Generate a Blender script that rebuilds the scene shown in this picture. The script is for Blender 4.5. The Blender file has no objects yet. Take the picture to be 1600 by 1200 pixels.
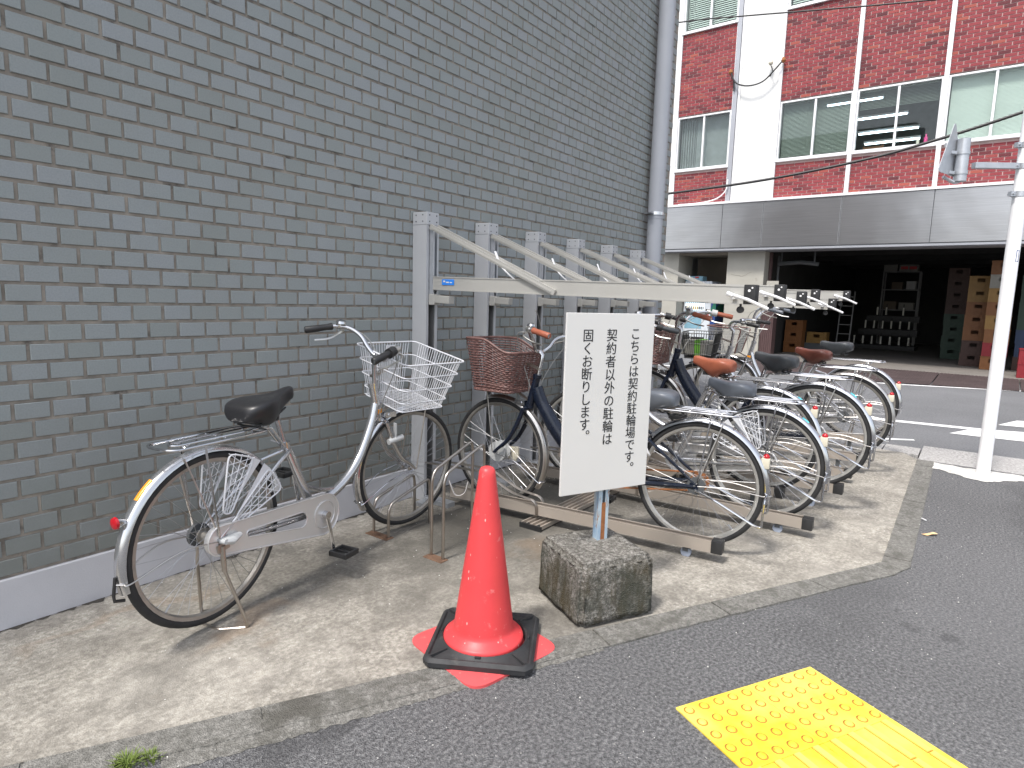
import bpy, bmesh, math, random
from mathutils import Vector, Matrix
random.seed(7)
SC = bpy.context.scene
COL = SC.collection
rad = math.radians

# ------------------------------------------------------------------ camera
cd = bpy.data.cameras.new('camera'); cam = bpy.data.objects.new('camera', cd); COL.objects.link(cam)
yaw, pit, rol = 0.6327, 0.1357, 0.0288
F = Vector((math.cos(yaw)*math.cos(pit), math.sin(yaw)*math.cos(pit), -math.sin(pit)))
r0 = F.cross(Vector((0, 0, 1))).normalized(); u0 = r0.cross(F)
rr = r0*math.cos(rol)+u0*math.sin(rol); uu = u0*math.cos(rol)-r0*math.sin(rol)
cam.matrix_world = Matrix(((rr.x, uu.x, -F.x, 0), (rr.y, uu.y, -F.y, 0), (rr.z, uu.z, -F.z, 1.28), (0, 0, 0, 1)))
cd.sensor_width = 36; cd.lens = 983.2/1600*36; cd.clip_start = .05; cd.clip_end = 600
SC.camera = cam

# ------------------------------------------------------------------ light
SUN_EL, SUN_VX, SUN_VY = 60.0, -1.0, 0.06
w = bpy.data.worlds.new('World'); SC.world = w; w.use_nodes = True
wn = w.node_tree; bg = wn.nodes['Background']
sky = wn.nodes.new('ShaderNodeTexSky'); sky.sky_type = 'NISHITA'; sky.sun_disc = False
sky.sun_elevation = rad(SUN_EL); sky.sun_rotation = math.atan2(SUN_VX, SUN_VY)
sky.air_density = 1.0; sky.dust_density = 2.5; sky.ozone_density = 1.0
hs = wn.nodes.new('ShaderNodeHueSaturation'); hs.inputs['Saturation'].default_value = .42      # thin high cloud: a paler, greyer sky
wn.links.new(sky.outputs[0], hs.inputs['Color']); wn.links.new(hs.outputs[0], bg.inputs[0]); bg.inputs[1].default_value = 0.15
sl = bpy.data.lights.new('sun', 'SUN'); so = bpy.data.objects.new('sun', sl); COL.objects.link(so)
sl.energy = 1.9; sl.angle = rad(9); sl.color = (1, .955, .9)
hd = Vector((SUN_VX, SUN_VY, 0)).normalized()*math.cos(rad(SUN_EL))
so.rotation_euler = (hd+Vector((0, 0, math.sin(rad(SUN_EL))))).to_track_quat('Z', 'Y').to_euler()
SC.view_settings.view_transform = 'Standard'; SC.view_settings.look = 'None'
SC.view_settings.gamma = 1; SC.view_settings.use_curve_mapping = False
SC.view_settings.exposure = 1.02

# ------------------------------------------------------------------ materials
def lin(c):
    return tuple((v/12.92 if v <= .04045 else ((v+.055)/1.055)**2.4) for v in c)
class NT:
    def __init__(s, name):
        s.m = bpy.data.materials.new(name); s.m.use_nodes = True; s.t = s.m.node_tree
        s.b = s.t.nodes['Principled BSDF']
    def n(s, typ, **k):
        o = s.t.nodes.new(typ)
        for a, v in k.items(): setattr(o, a, v)
        return o
    def l(s, a, b): s.t.links.new(a, b)
    def coord(s, obj=True, scale=(1, 1, 1), gen=False):
        tc = s.n('ShaderNodeTexCoord'); mp = s.n('ShaderNodeMapping')
        if gen == 'world':
            g = s.n('ShaderNodeNewGeometry'); s.l(g.outputs['Position'], mp.inputs[0])
        else: s.l(tc.outputs['Object'], mp.inputs[0])
        mp.inputs['Scale'].default_value = scale
        return mp.outputs[0]
    def noise(s, co, scale, detail=5, rough=.55, dist=0):
        o = s.n('ShaderNodeTexNoise'); s.l(co, o.inputs['Vector'])
        o.inputs['Scale'].default_value = scale; o.inputs['Detail'].default_value = detail
        o.inputs['Roughness'].default_value = rough; o.inputs['Distortion'].default_value = dist
        return o.outputs['Fac']
    def ramp(s, v, stops):
        o = s.n('ShaderNodeValToRGB'); s.l(v, o.inputs[0]); e = o.color_ramp.elements
        while len(e) < len(stops): e.new(.5)
        for i, (p, c) in enumerate(stops):
            e[i].position = p
            if isinstance(c, (int, float)): c = (c, c, c)
            e[i].color = (*c, 1)
        return o.outputs[0]
    def mix(s, f, a, b, mode='MIX'):
        o = s.n('ShaderNodeMix', data_type='RGBA', blend_type=mode)
        for v, i in ((f, 0), (a, 6), (b, 7)):
            if hasattr(v, 'node'): s.l(v, o.inputs[i])
            else: o.inputs[i].default_value = v if i == 0 else (*v, 1)
        return o.outputs[2]
    def math(s, op, a, b=None):
        o = s.n('ShaderNodeMath', operation=op)
        for i, v in enumerate((a, b)):
            if v is None: continue
            if hasattr(v, 'node'): s.l(v, o.inputs[i])
            else: o.inputs[i].default_value = v
        return o.outputs[0]
    def bump(s, h, strength=.3, dist=.002, prev=None):
        o = s.n('ShaderNodeBump'); s.l(h, o.inputs['Height']); o.inputs['Strength'].default_value = strength
        o.inputs['Distance'].default_value = dist
        if prev: s.l(prev, o.inputs['Normal'])
        s.l(o.outputs[0], s.b.inputs['Normal']); return o.outputs[0]
    def set(s, col=None, rough=None, metal=None, spec=None):
        for v, k in ((col, 'Base Color'), (rough, 'Roughness'), (metal, 'Metallic'), (spec, 'Specular IOR Level')):
            if v is None: continue
            if hasattr(v, 'node'): s.l(v, s.b.inputs[k])
            else: s.b.inputs[k].default_value = (*v, 1) if k == 'Base Color' else v

def simple(name, c, rough=.5, metal=0, var=.12, scale=8, bump=.0, spec=.5, dirt=None, bscale=60):
    """plain material with tone variation, optional dirt colour"""
    t = NT(name); co = t.coord()
    n = t.noise(co, scale, 5)
    lo = tuple(v*(1-var) for v in c); hi = tuple(min(1, v*(1+var)) for v in c)
    col = t.ramp(n, [(.3, lo), (.7, hi)])
    if dirt:
        n2 = t.noise(co, scale*.5+2, 8, .65)
        f = t.ramp(n2, [(dirt[1], 0), (dirt[1]+.12, 1)])
        col = t.mix(f, col, dirt[0])
    t.set(col, None, metal, spec)
    rn = t.noise(co, scale*3, 4)
    o = t.n('ShaderNodeMapRange'); t.l(rn, o.inputs[0]); o.inputs[3].default_value = max(0, rough-.08); o.inputs[4].default_value = min(1, rough+.1)
    t.l(o.outputs[0], t.b.inputs['Roughness'])
    if bump: t.bump(t.noise(co, bscale, 4), bump, .002)
    return t.m
M = {}
M['chrome'] = simple('chrome steel', (.60, .60, .615), .13, 1, .06, 5)
M['alu'] = simple('brushed aluminium', (.62, .61, .58), .34, 1, .08, 25)
M['silver'] = simple('silver paint', (.60, .60, .61), .17, .88, .03, 4)
M['rustchrome'] = simple('tarnished chrome', (.50, .48, .46), .3, 1, .15, 9, dirt=((.16, .07, .03), .6))
M['navy'] = simple('navy paint', (.005, .009, .021), .28, 0, .15, 10)
M['rubber'] = simple('tyre rubber', (.022, .022, .023), .7, 0, .25, 20, .2)
M['black'] = simple('black plastic', (.02, .02, .021), .45, 0, .2, 20)
M['vinyl_black'] = simple('black vinyl', (.018, .018, .02), .38, 0, .1, 15, .05)
M['vinyl_grey'] = simple('grey vinyl', (.13, .145, .17), .36, 0, .06, 8, .05)
M['vinyl_dark'] = simple('dark grey vinyl', (.045, .05, .056), .4, 0, .08, 8, .05)
M['leather'] = simple('tan brown vinyl', (.33, .10, .055), .4, 0, .12, 9, .08)
M['leather_dark'] = simple('dark brown cover', (.13, .042, .03), .33, 0, .2, 9, .4, bscale=18)
M['grip_brown'] = simple('brown grip', (.30, .09, .05), .5, 0, .1, 20)
M['white_wire'] = simple('white plastic wire', (.66, .67, .70), .4, 0, .05, 20)
M['wicker'] = simple('brown wicker', (.165, .085, .075), .5, 0, .35, 40, .2)
M['spoke'] = simple('spoke steel', (.42, .42, .43), .38, 1, .1, 20)
M['rim'] = simple('aluminium rim', (.62, .61, .58), .38, .8, .1, 20)
M['rim_grey'] = simple('dull rim', (.38, .36, .33), .45, .8, .15, 20)
M['case'] = simple('silver grey case', (.70, .69, .68), .30, .55, .03, 5)
M['plastic_grey'] = simple('light grey plastic', (.45, .46, .46), .45, 0, .08, 10)
M['red_lens'] = simple('red lens', (.42, .01, .018), .15, 0, .05, 10)
M['cream_plastic'] = simple('cream plastic', (.6, .56, .45), .4, 0, .05, 10)
M['orange_lens'] = simple('orange reflector', (.85, .33, .02), .3, 0, .1, 10)
M['turq'] = simple('turquoise sticker', (.10, .55, .62), .4, 0, .1, 10)
M['cable'] = simple('grey cable sleeve', (.30, .30, .29), .5, 0, .1, 10)

# tile of grey wall
def wall_tile():
    t = NT('glazed grey wall tile'); co = t.coord(gen='world')
    oi = t.n('ShaderNodeObjectInfo'); g = t.n('ShaderNodeNewGeometry')
    r = t.math('FRACT', t.math('ADD', t.math('MULTIPLY', oi.outputs['Random'], 7.31), g.outputs['Random Per Island']))
    c1 = t.ramp(r, [(0, (.262, .286, .278)), (.3, (.288, .314, .316)), (.6, (.305, .328, .342)), (.9, (.278, .308, .306)), (1, (.318, .343, .353))])
    n = t.noise(co, 2.2, 6, .6)
    c2 = t.mix(t.ramp(n, [(.35, 0), (.75, .35)]), c1, (.25, .265, .245))
    n3 = t.noise(co, 160, 3)
    c3 = t.mix(t.ramp(n3, [(.35, .25), (.6, 0)]), c2, (.19, .205, .21))
    # tone turns darker and greener towards the lowest courses
    sep = t.n('ShaderNodeSeparateXYZ'); t.l(co, sep.inputs[0])
    h = t.n('ShaderNodeMapRange'); t.l(sep.outputs[2], h.inputs[0]); h.inputs[1].default_value = .15; h.inputs[2].default_value = 1.0
    h.inputs[3].default_value = .75; h.inputs[4].default_value = 0
    f = t.math('MULTIPLY', h.outputs[0], t.ramp(t.noise(co, 5, 6, .6), [(.3, .5), (.7, 1)]))
    c4 = t.mix(f, c3, (.15, .153, .135))
    t.set(c4, .5, 0, .3)
    t.bump(t.noise(co, 40, 4), .12, .002)
    return t.m
M['tile'] = wall_tile()
M['mortar'] = simple('grey brown mortar', (.27, .24, .205), .9, 0, .3, 14, .5, dirt=((.10, .09, .08), .58))
def painted(name, c, stain, thr=.6):
    return simple(name, c, .7, 0, .06, 3, .25, .3, dirt=(stain, thr))
M['plinth'] = simple('lilac grey painted render', (.53, .53, .555), .75, 0, .08, 3, .45, .3, dirt=((.30, .29, .30), .66), bscale=180)
M['post_paint'] = simple('pale grey post paint', (.49, .50, .52), .45, .2, .04, 4)
M['post_in'] = simple('dull metal channel', (.22, .22, .22), .5, .3, .1, 6)
M['arm_alu'] = simple('champagne aluminium', (.48, .47, .44), .42, .35, .04, 5)
M['rail_alu'] = simple('warm grey aluminium rail', (.42, .37, .32), .42, .35, .06, 6)
M['white_steel'] = simple('white coated steel', (.75, .75, .76), .4, 0, .04, 6)
M['pole_white'] = simple('white pole paint', (.85, .85, .86), .38, 0, .03, 5)
M['galv'] = simple('galvanised steel', (.5, .52, .55), .42, .7, .1, 14)
M['blue_label'] = simple('blue sticker', (.03, .22, .75), .4, 0, .05, 5)
M['stainless'] = simple('stainless tube', (.46, .42, .38), .3, 1, .12, 14, dirt=((.22, .13, .08), .68))
M['rust_plate'] = simple('rusty foot plate', (.17, .10, .065), .75, .3, .3, 20, .3)
M['pipe'] = simple('grey blue pipe paint', (.36, .375, .41), .45, 0, .05, 3)
M['pvc'] = simple('pvc', (.6, .6, .6), .5)

def speckle(name, base, dark, light, sc=260, bumps=.6, big=None, rough=.88, bd=.004):
    t = NT(name); co = t.coord(gen='world')
    v = t.n('ShaderNodeTexVoronoi'); t.l(co, v.inputs['Vector']); v.inputs['Scale'].default_value = sc
    n = t.noise(co, sc*.35, 6, .7)
    c = t.ramp(n, [(.36, dark), (.5, base), (.66, light)])
    cell = t.ramp(v.outputs['Color'], [(.80, 0), (.95, .55)])
    c = t.mix(cell, c, light)
    n2 = t.noise(co, 1.1, 7, .6)
    c = t.mix(t.ramp(n2, [(.35, .0), (.7, .3)]), c, tuple(x*.62 for x in base))
    n4 = t.noise(co, .45, 4, .5)
    c = t.mix(t.ramp(n4, [(.45, 0), (.65, .22)]), c, tuple(min(1, x*1.7) for x in base))
    if big: c = big(t, co, c)
    t.set(c, rough, 0, .25)
    b = t.bump(v.outputs['Distance'], bumps, bd)
    t.bump(n, bumps*.6, bd, b)
    return t
def blob_mask(t, co, blobs):
    """sum of soft ellipses (x,y,rx,ry,strength) warped by noise: stains with a shape of their own"""
    n = t.n('ShaderNodeTexNoise'); t.l(co, n.inputs['Vector']); n.inputs['Scale'].default_value = 3.2; n.inputs['Detail'].default_value = 6
    sub = t.n('ShaderNodeVectorMath', operation='SUBTRACT'); t.l(n.outputs['Color'], sub.inputs[0]); sub.inputs[1].default_value = (.5, .5, .5)
    sc = t.n('ShaderNodeVectorMath', operation='SCALE'); t.l(sub.outputs[0], sc.inputs[0]); sc.inputs['Scale'].default_value = .9
    ad = t.n('ShaderNodeVectorMath', operation='ADD'); t.l(co, ad.inputs[0]); t.l(sc.outputs[0], ad.inputs[1])
    acc = None
    for x, y, rx, ry, st in blobs:
        m = t.n('ShaderNodeMapping'); t.l(ad.outputs[0], m.inputs[0]); m.vector_type = 'POINT'
        m.inputs['Location'].default_value = (-x/rx, -y/ry, 0); m.inputs['Scale'].default_value = (1/rx, 1/ry, 0)
        ln = t.n('ShaderNodeVectorMath', operation='LENGTH'); t.l(m.outputs[0], ln.inputs[0])
        f = t.n('ShaderNodeMapRange'); t.l(ln.outputs['Value'], f.inputs[0]); f.inputs[1].default_value = .3; f.inputs[2].default_value = 1.1
        f.inputs[3].default_value = st; f.inputs[4].default_value = 0; f.interpolation_type = 'SMOOTHSTEP'
        acc = f.outputs[0] if acc is None else t.math('MAXIMUM', acc, f.outputs[0])
    return acc
def asph_big(t, co, c):
    # sparse white specks
    v = t.n('ShaderNodeTexVoronoi'); t.l(co, v.inputs['Vector']); v.inputs['Scale'].default_value = 38
    k = t.math('MULTIPLY', t.ramp(v.outputs['Distance'], [(.06, 1), (.10, 0)]), t.ramp(v.outputs['Color'], [(.55, 0), (.56, 1)]))
    c = t.mix(k, c, (.45, .44, .42))
    mk = blob_mask(t, co, [(1.15, 1.48, .28, .12, .6), (3.0, .35, .8, .25, .25), (5.2, -.5, 1.2, .3, .3), (3.2, -.6, .15, .11, .5), (2.9, .12, .07, .06, .5)])
    return t.mix(mk, c, (.07, .07, .073))
M['asphalt'] = speckle('asphalt', (.150, .150, .154), (.070, .070, .072), (.29, .29, .29), 230, .9, asph_big, bd=.006).m
M['road'] = speckle('road asphalt', (.150, .153, .160), (.105, .108, .112), (.195, .198, .205), 150, .35).m
def pad_big(t, co, c):
    n = t.noise(co, 4.5, 8, .68, .6)
    c = t.mix(t.ramp(n, [(.44, 0), (.62, .55)]), c, (.16, .148, .13))
    n = t.noise(co, 1.6, 6, .6, .4)
    c = t.mix(t.ramp(n, [(.5, 0), (.66, .42)]), c, (.48, .45, .40))
    n = t.noise(co, 13, 9, .74, .3)                       # fine grime
    c = t.mix(t.ramp(n, [(.47, 0), (.62, .42)]), c, (.14, .13, .115))
    # streaks from sweeping and tyres
    w = t.n('ShaderNodeMapping'); t.l(co, w.inputs[0]); w.inputs['Rotation'].default_value = (0, 0, rad(-40)); w.inputs['Scale'].default_value = (2.5, 26, 1)
    c = t.mix(t.ramp(t.noise(w.outputs[0], 1.4, 6, .7), [(.5, 0), (.7, .4)]), c, (.17, .155, .135))
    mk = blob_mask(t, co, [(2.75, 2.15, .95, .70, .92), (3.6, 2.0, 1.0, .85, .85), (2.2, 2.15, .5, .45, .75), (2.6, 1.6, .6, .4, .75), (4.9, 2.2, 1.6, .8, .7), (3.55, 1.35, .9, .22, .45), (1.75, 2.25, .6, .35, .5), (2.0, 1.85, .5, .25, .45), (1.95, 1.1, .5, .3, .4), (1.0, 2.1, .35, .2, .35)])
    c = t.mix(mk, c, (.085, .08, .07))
    mk2 = blob_mask(t, co, [(2.6, 1.62, .35, .2, .35), (1.2, 2.05, .25, .12, .4), (1.05, 2.62, .5, .07, .35)])
    c = t.mix(mk2, c, (.27, .19, .125))
    return c
M['concrete'] = speckle('worn tan concrete', (.335, .312, .27), (.19, .178, .158), (.50, .475, .43), 170, .5, pad_big, .85, .003).m
M['kerbstone'] = None
M['gutter'] = speckle('pale road edge concrete', (.34, .33, .32), (.22, .215, .205), (.52, .51, .50), 130, .5).m
def patch_big(t, co, c):
    n = t.noise(co, 9, 6, .7)
    return t.mix(t.ramp(n, [(.4, 0), (.6, .8)]), c, (.66, .645, .61))
M['patch'] = speckle('white mortar patch', (.52, .51, .48), (.35, .34, .32), (.7, .69, .66), 120, .4, patch_big).m
def damp(t, co, c):
    mk = blob_mask(t, co, [(1.07, 1.58, .20, .10, .75), (2.5, .90, .5, .06, .35), (3.7, .18, .25, .12, .3)])
    c = t.mix(mk, c, (.075, .07, .06))
    n = t.noise(co, 11, 8, .7)
    return t.mix(t.ramp(n, [(.46, 0), (.62, .6)]), c, (.10, .097, .085))
def block_mat():
    t = speckle('mossy aggregate concrete', (.19, .18, .16), (.06, .056, .05), (.47, .45, .42), 190, 1.0, None, .9, .006)
    co = t.coord()
    base = t.b.inputs['Base Color'].links[0].from_socket
    sep = t.n('ShaderNodeSeparateXYZ'); t.l(co, sep.inputs[0])
    zm = t.n('ShaderNodeMapRange'); t.l(sep.outputs[2], zm.inputs[0]); zm.inputs[1].default_value = .26; zm.inputs[2].default_value = .2
    m = t.n('ShaderNodeMapping'); t.l(co, m.inputs[0]); m.inputs['Scale'].default_value = (9, 9, 2.2)
    n = t.noise(m.outputs[0], 1.3, 7, .65)
    f = t.math('MULTIPLY', t.ramp(n, [(.46, 0), (.58, .85)]), zm.outputs[0])
    c = t.mix(f, base, (.075, .06, .032))
    n = t.noise(co, 7, 8, .65)
    f = t.math('MULTIPLY', t.ramp(n, [(.42, 0), (.6, .8)]), zm.outputs[0])
    c = t.mix(f, c, (.062, .066, .052))
    t.l(c, t.b.inputs['Base Color']); return t.m
M['block'] = block_mat()
M['kerbstone'] = speckle('grey kerb stone', (.19, .185, .17), (.11, .107, .098), (.31, .30, .28), 200, .7, damp, .9, .005).m
def cone_mat(name, c, light):
    t = NT(name); co = t.coord()
    n = t.noise(co, 5, 5)
    col = t.ramp(n, [(.3, tuple(v*.85 for v in c)), (.7, c)])
    v = t.n('ShaderNodeTexVoronoi'); m = t.n('ShaderNodeMapping'); t.l(co, m.inputs[0]); m.inputs['Scale'].default_value = (60, 60, 26)
    t.l(m.outputs[0], v.inputs['Vector']); v.inputs['Scale'].default_value = 1
    k = t.math('MULTIPLY', t.ramp(v.outputs['Distance'], [(.10, 1), (.17, 0)]), t.ramp(v.outputs['Color'], [(.66, 0), (.68, 1)]))
    col = t.mix(t.math('MULTIPLY', k, .8), col, light)
    n2 = t.noise(co, 22, 8, .7)
    col = t.mix(t.ramp(n2, [(.60, 0), (.75, .45)]), col, light)
    t.set(col, .42, 0, .4); t.bump(t.noise(co, 90, 3), .12, .002); return t.m
M['cone'] = cone_mat('red cone plastic', (.70, .062, .068), (.78, .48, .45))
M['cone_faded'] = cone_mat('faded red plastic', (.70, .10, .105), (.62, .33, .28))
M['rubber_base'] = simple('black rubber base', (.030, .031, .033), .6, 0, .25, 14, .3, .4, dirt=((.085, .08, .075), .58))
def yellow():
    t = NT('worn yellow paving'); co = t.coord(gen='world')
    n = t.noise(co, 30, 8, .7)
    c = t.ramp(n, [(.35, (.74, .50, .03)), (.6, (.84, .62, .055))])
    n2 = t.noise(co, 14, 9, .72)
    c = t.mix(t.ramp(n2, [(.60, 0), (.68, .7)]), c, (.36, .17, .02))
    n3 = t.noise(co, 4, 5)
    c = t.mix(t.ramp(n3, [(.40, 0), (.65, .55)]), c, (.82, .68, .20))
    t.set(c, .6, 0, .3); t.bump(t.noise(co, 150, 4), .3, .002); return t.m
M['yellow'] = yellow()
M['yellow_edge'] = simple('dark yellow edge', (.36, .17, .02), .8, 0, .3, 30)  # darker yellow rim round the foot of each dot and bar
M['yellow_bar'] = simple('pale worn yellow', (.82, .63, .13), .55, 0, .08, 40, .1)
M['sign_white'] = simple('white sign board', (.66, .655, .64), .5, 0, .02, 2, .03)
M['sign_edge'] = simple('sign edge', (.5, .5, .48), .6)
M['ink'] = simple('black ink', (.014, .014, .016), .5)
def blue_post():
    t = NT('peeling pale blue paint'); co = t.coord()
    m = t.n('ShaderNodeMapping'); t.l(co, m.inputs[0]); m.inputs['Scale'].default_value = (40, 40, 7)
    n = t.noise(m.outputs[0], 1, 6, .6)
    c = t.ramp(n, [(.35, (.22, .35, .50)), (.6, (.46, .54, .58))])
    n2 = t.noise(m.outputs[0], 1.6, 7, .7)
    c = t.mix(t.ramp(n2, [(.57, 0), (.62, 1)]), c, (.26, .11, .045))
    t.set(c, .6); t.bump(n2, .4, .003); return t.m
M['blue_post'] = blue_post()
M['rust'] = simple('rust', (.28, .11, .04), .85, 0, .3, 30, .4)
M['paint_line'] = simple('white road paint', (.72, .72, .72), .7, 0, .1, 12, .2, .3, dirt=((.35, .35, .35), .68))
M['ramp_plate'] = simple('brown ribbed ramp plate', (.062, .045, .045), .8, 0, .2, 2, .3, .3)
M['caster'] = simple('blue grey caster wheel', (.30, .34, .42), .5, 0, .1, 20)
M['grime'] = simple('black grime', (.05, .045, .038), .9, 0, .3, 30, .4)
M['leafmat'] = simple('dry leaf', (.75, .5, .26), .7, 0, .2, 40)
M['grass'] = simple('grass', (.15, .21, .04), .6, 0, .3, 10)
# building opposite
def red_brick():
    t = NT('red face brick'); g = t.n('ShaderNodeNewGeometry'); oi = t.n('ShaderNodeObjectInfo'); co = t.coord()
    r = t.math('FRACT', t.math('ADD', t.math('MULTIPLY', oi.outputs['Random'], 7.31), g.outputs['Random Per Island']))
    c = t.ramp(r, [(0, (.10, .026, .032)), (.15, (.15, .032, .038)), (.3, (.225, .040, .047)), (.8, (.265, .050, .057)), (.93, (.32, .08, .06)), (1, (.19, .04, .048))])
    t.set(c, .7, 0, .3); t.bump(t.noise(co, 60, 3), .3, .003); return t.m
M['brick'] = red_brick()
M['brick_mortar'] = simple('pale pink mortar', (.50, .38, .36), .9, 0, .15, 5)
M['white_render'] = simple('white render', (.70, .70, .685), .8, 0, .04, 2, .2, .3, dirt=((.58, .575, .55), .64))
M['cream_wall'] = simple('cream painted wall', (.40, .385, .34), .8, 0, .06, 2.5, .25, .3, dirt=((.27, .25, .21), .62))
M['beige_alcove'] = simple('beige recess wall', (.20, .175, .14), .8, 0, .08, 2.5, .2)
M['white_trim'] = simple('white aluminium trim', (.74, .74, .75), .4, .1, .03, 4)
M['grey_trim'] = simple('grey metal trim', (.36, .37, .40), .45, .3, .05, 4)
def steel_panel():
    t = NT('brushed stainless fascia'); co = t.coord(scale=(.35, .35, 22))
    n = t.noise(co, 5, 6, .6)
    t.set(t.ramp(n, [(.3, (.37, .37, .38)), (.7, (.47, .47, .48))]), .3, .92)
    c2 = t.coord(); t.bump(t.noise(c2, 1.1, 2, .4), .35, .05); return t.m
M['steel_panel'] = steel_panel()
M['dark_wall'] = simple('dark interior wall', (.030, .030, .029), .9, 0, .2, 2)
M['garage_floor'] = simple('garage concrete floor', (.17, .155, .14), .8, 0, .12, 3, .2)
M['room_wall'] = simple('office wall', (.22, .24, .23), .9)
M['blind'] = simple('pale blind slat', (.22, .26, .235), .6, 0, .04, 2)
M['blind_lit'] = simple('lit-look blind slat', (.50, .56, .52), .6, 0, .04, 2)  # brighter slat copy: lit look of the upper windows put into the colour
M['curtain'] = simple('grey curtain', (.20, .215, .22), .8)
def glass(name, tint=(.85, .92, .9), refl=.12):
    t = NT(name); t.t.nodes.remove(t.b)
    o = [n for n in t.t.nodes if n.type == 'OUTPUT_MATERIAL'][0]
    tr = t.n('ShaderNodeBsdfTransparent'); tr.inputs[0].default_value = (*tint, 1)
    gl = t.n('ShaderNodeBsdfGlossy'); gl.inputs['Roughness'].default_value = .02
    lw = t.n('ShaderNodeLayerWeight'); lw.inputs[0].default_value = .5
    pw = t.n('ShaderNodeMath', operation='POWER'); t.l(lw.outputs['Facing'], pw.inputs[0]); pw.inputs[1].default_value = 5
    ad = t.n('ShaderNodeMath', operation='ADD', use_clamp=True); t.l(pw.outputs[0], ad.inputs[0]); ad.inputs[1].default_value = refl
    mx = t.n('ShaderNodeMixShader'); t.l(ad.outputs[0], mx.inputs[0]); t.l(tr.outputs[0], mx.inputs[1]); t.l(gl.outputs[0], mx.inputs[2])
    t.l(mx.outputs[0], o.inputs[0]); return t.m
M['glass'] = glass('window glass', (.93, .965, .95), .035)
M['glass_vm'] = glass('display glass', (.9, .95, .95), .03)
def emit(name, c, s):
    t = NT(name); t.set(c, .5); t.b.inputs['Emission Color'].default_value = (*c, 1); t.b.inputs['Emission Strength'].default_value = s; return t.m
M['tube_light'] = emit('lit fluorescent tube', (.75, .9, 1), 5)
M['vm_light'] = emit('lit display back', (.75, .85, .9), .5)
for nme, c in dict(crate_yellow=(0.231, 0.129, 0.031), crate_orange=(0.170, 0.065, 0.017), crate_green=(0.019, 0.048, 0.031), crate_red=(0.204, 0.010, 0.017), crate_brown=(0.048, 0.020, 0.014), crate_blue=(0.014, 0.034, 0.088),
                   vm_white=(.62, .66, .70), vm_blue=(.02, .06, .22), vm_green=(.02, .16, .10), card=(0.116, 0.088, 0.058), card_white=(0.245, 0.238, 0.211), bottle=(.02, .02, .02), paper=(.7, .68, .6), pink=(.75, .08, .30), can_gold=(.5, .36, .12), poster=(.22, .40, .50), print_red=(.55, .05, .05), yellow_tag=(.7, .75, .1), wood=(.22, .10, .04), dark_steel=(.08, .085, .09), rust_post=(.10, .06, .06), green_print=(.15, .4, .05)).items():
    M[nme] = simple(nme.replace('_', ' '), c, .5, 0, .1, 8)

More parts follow.
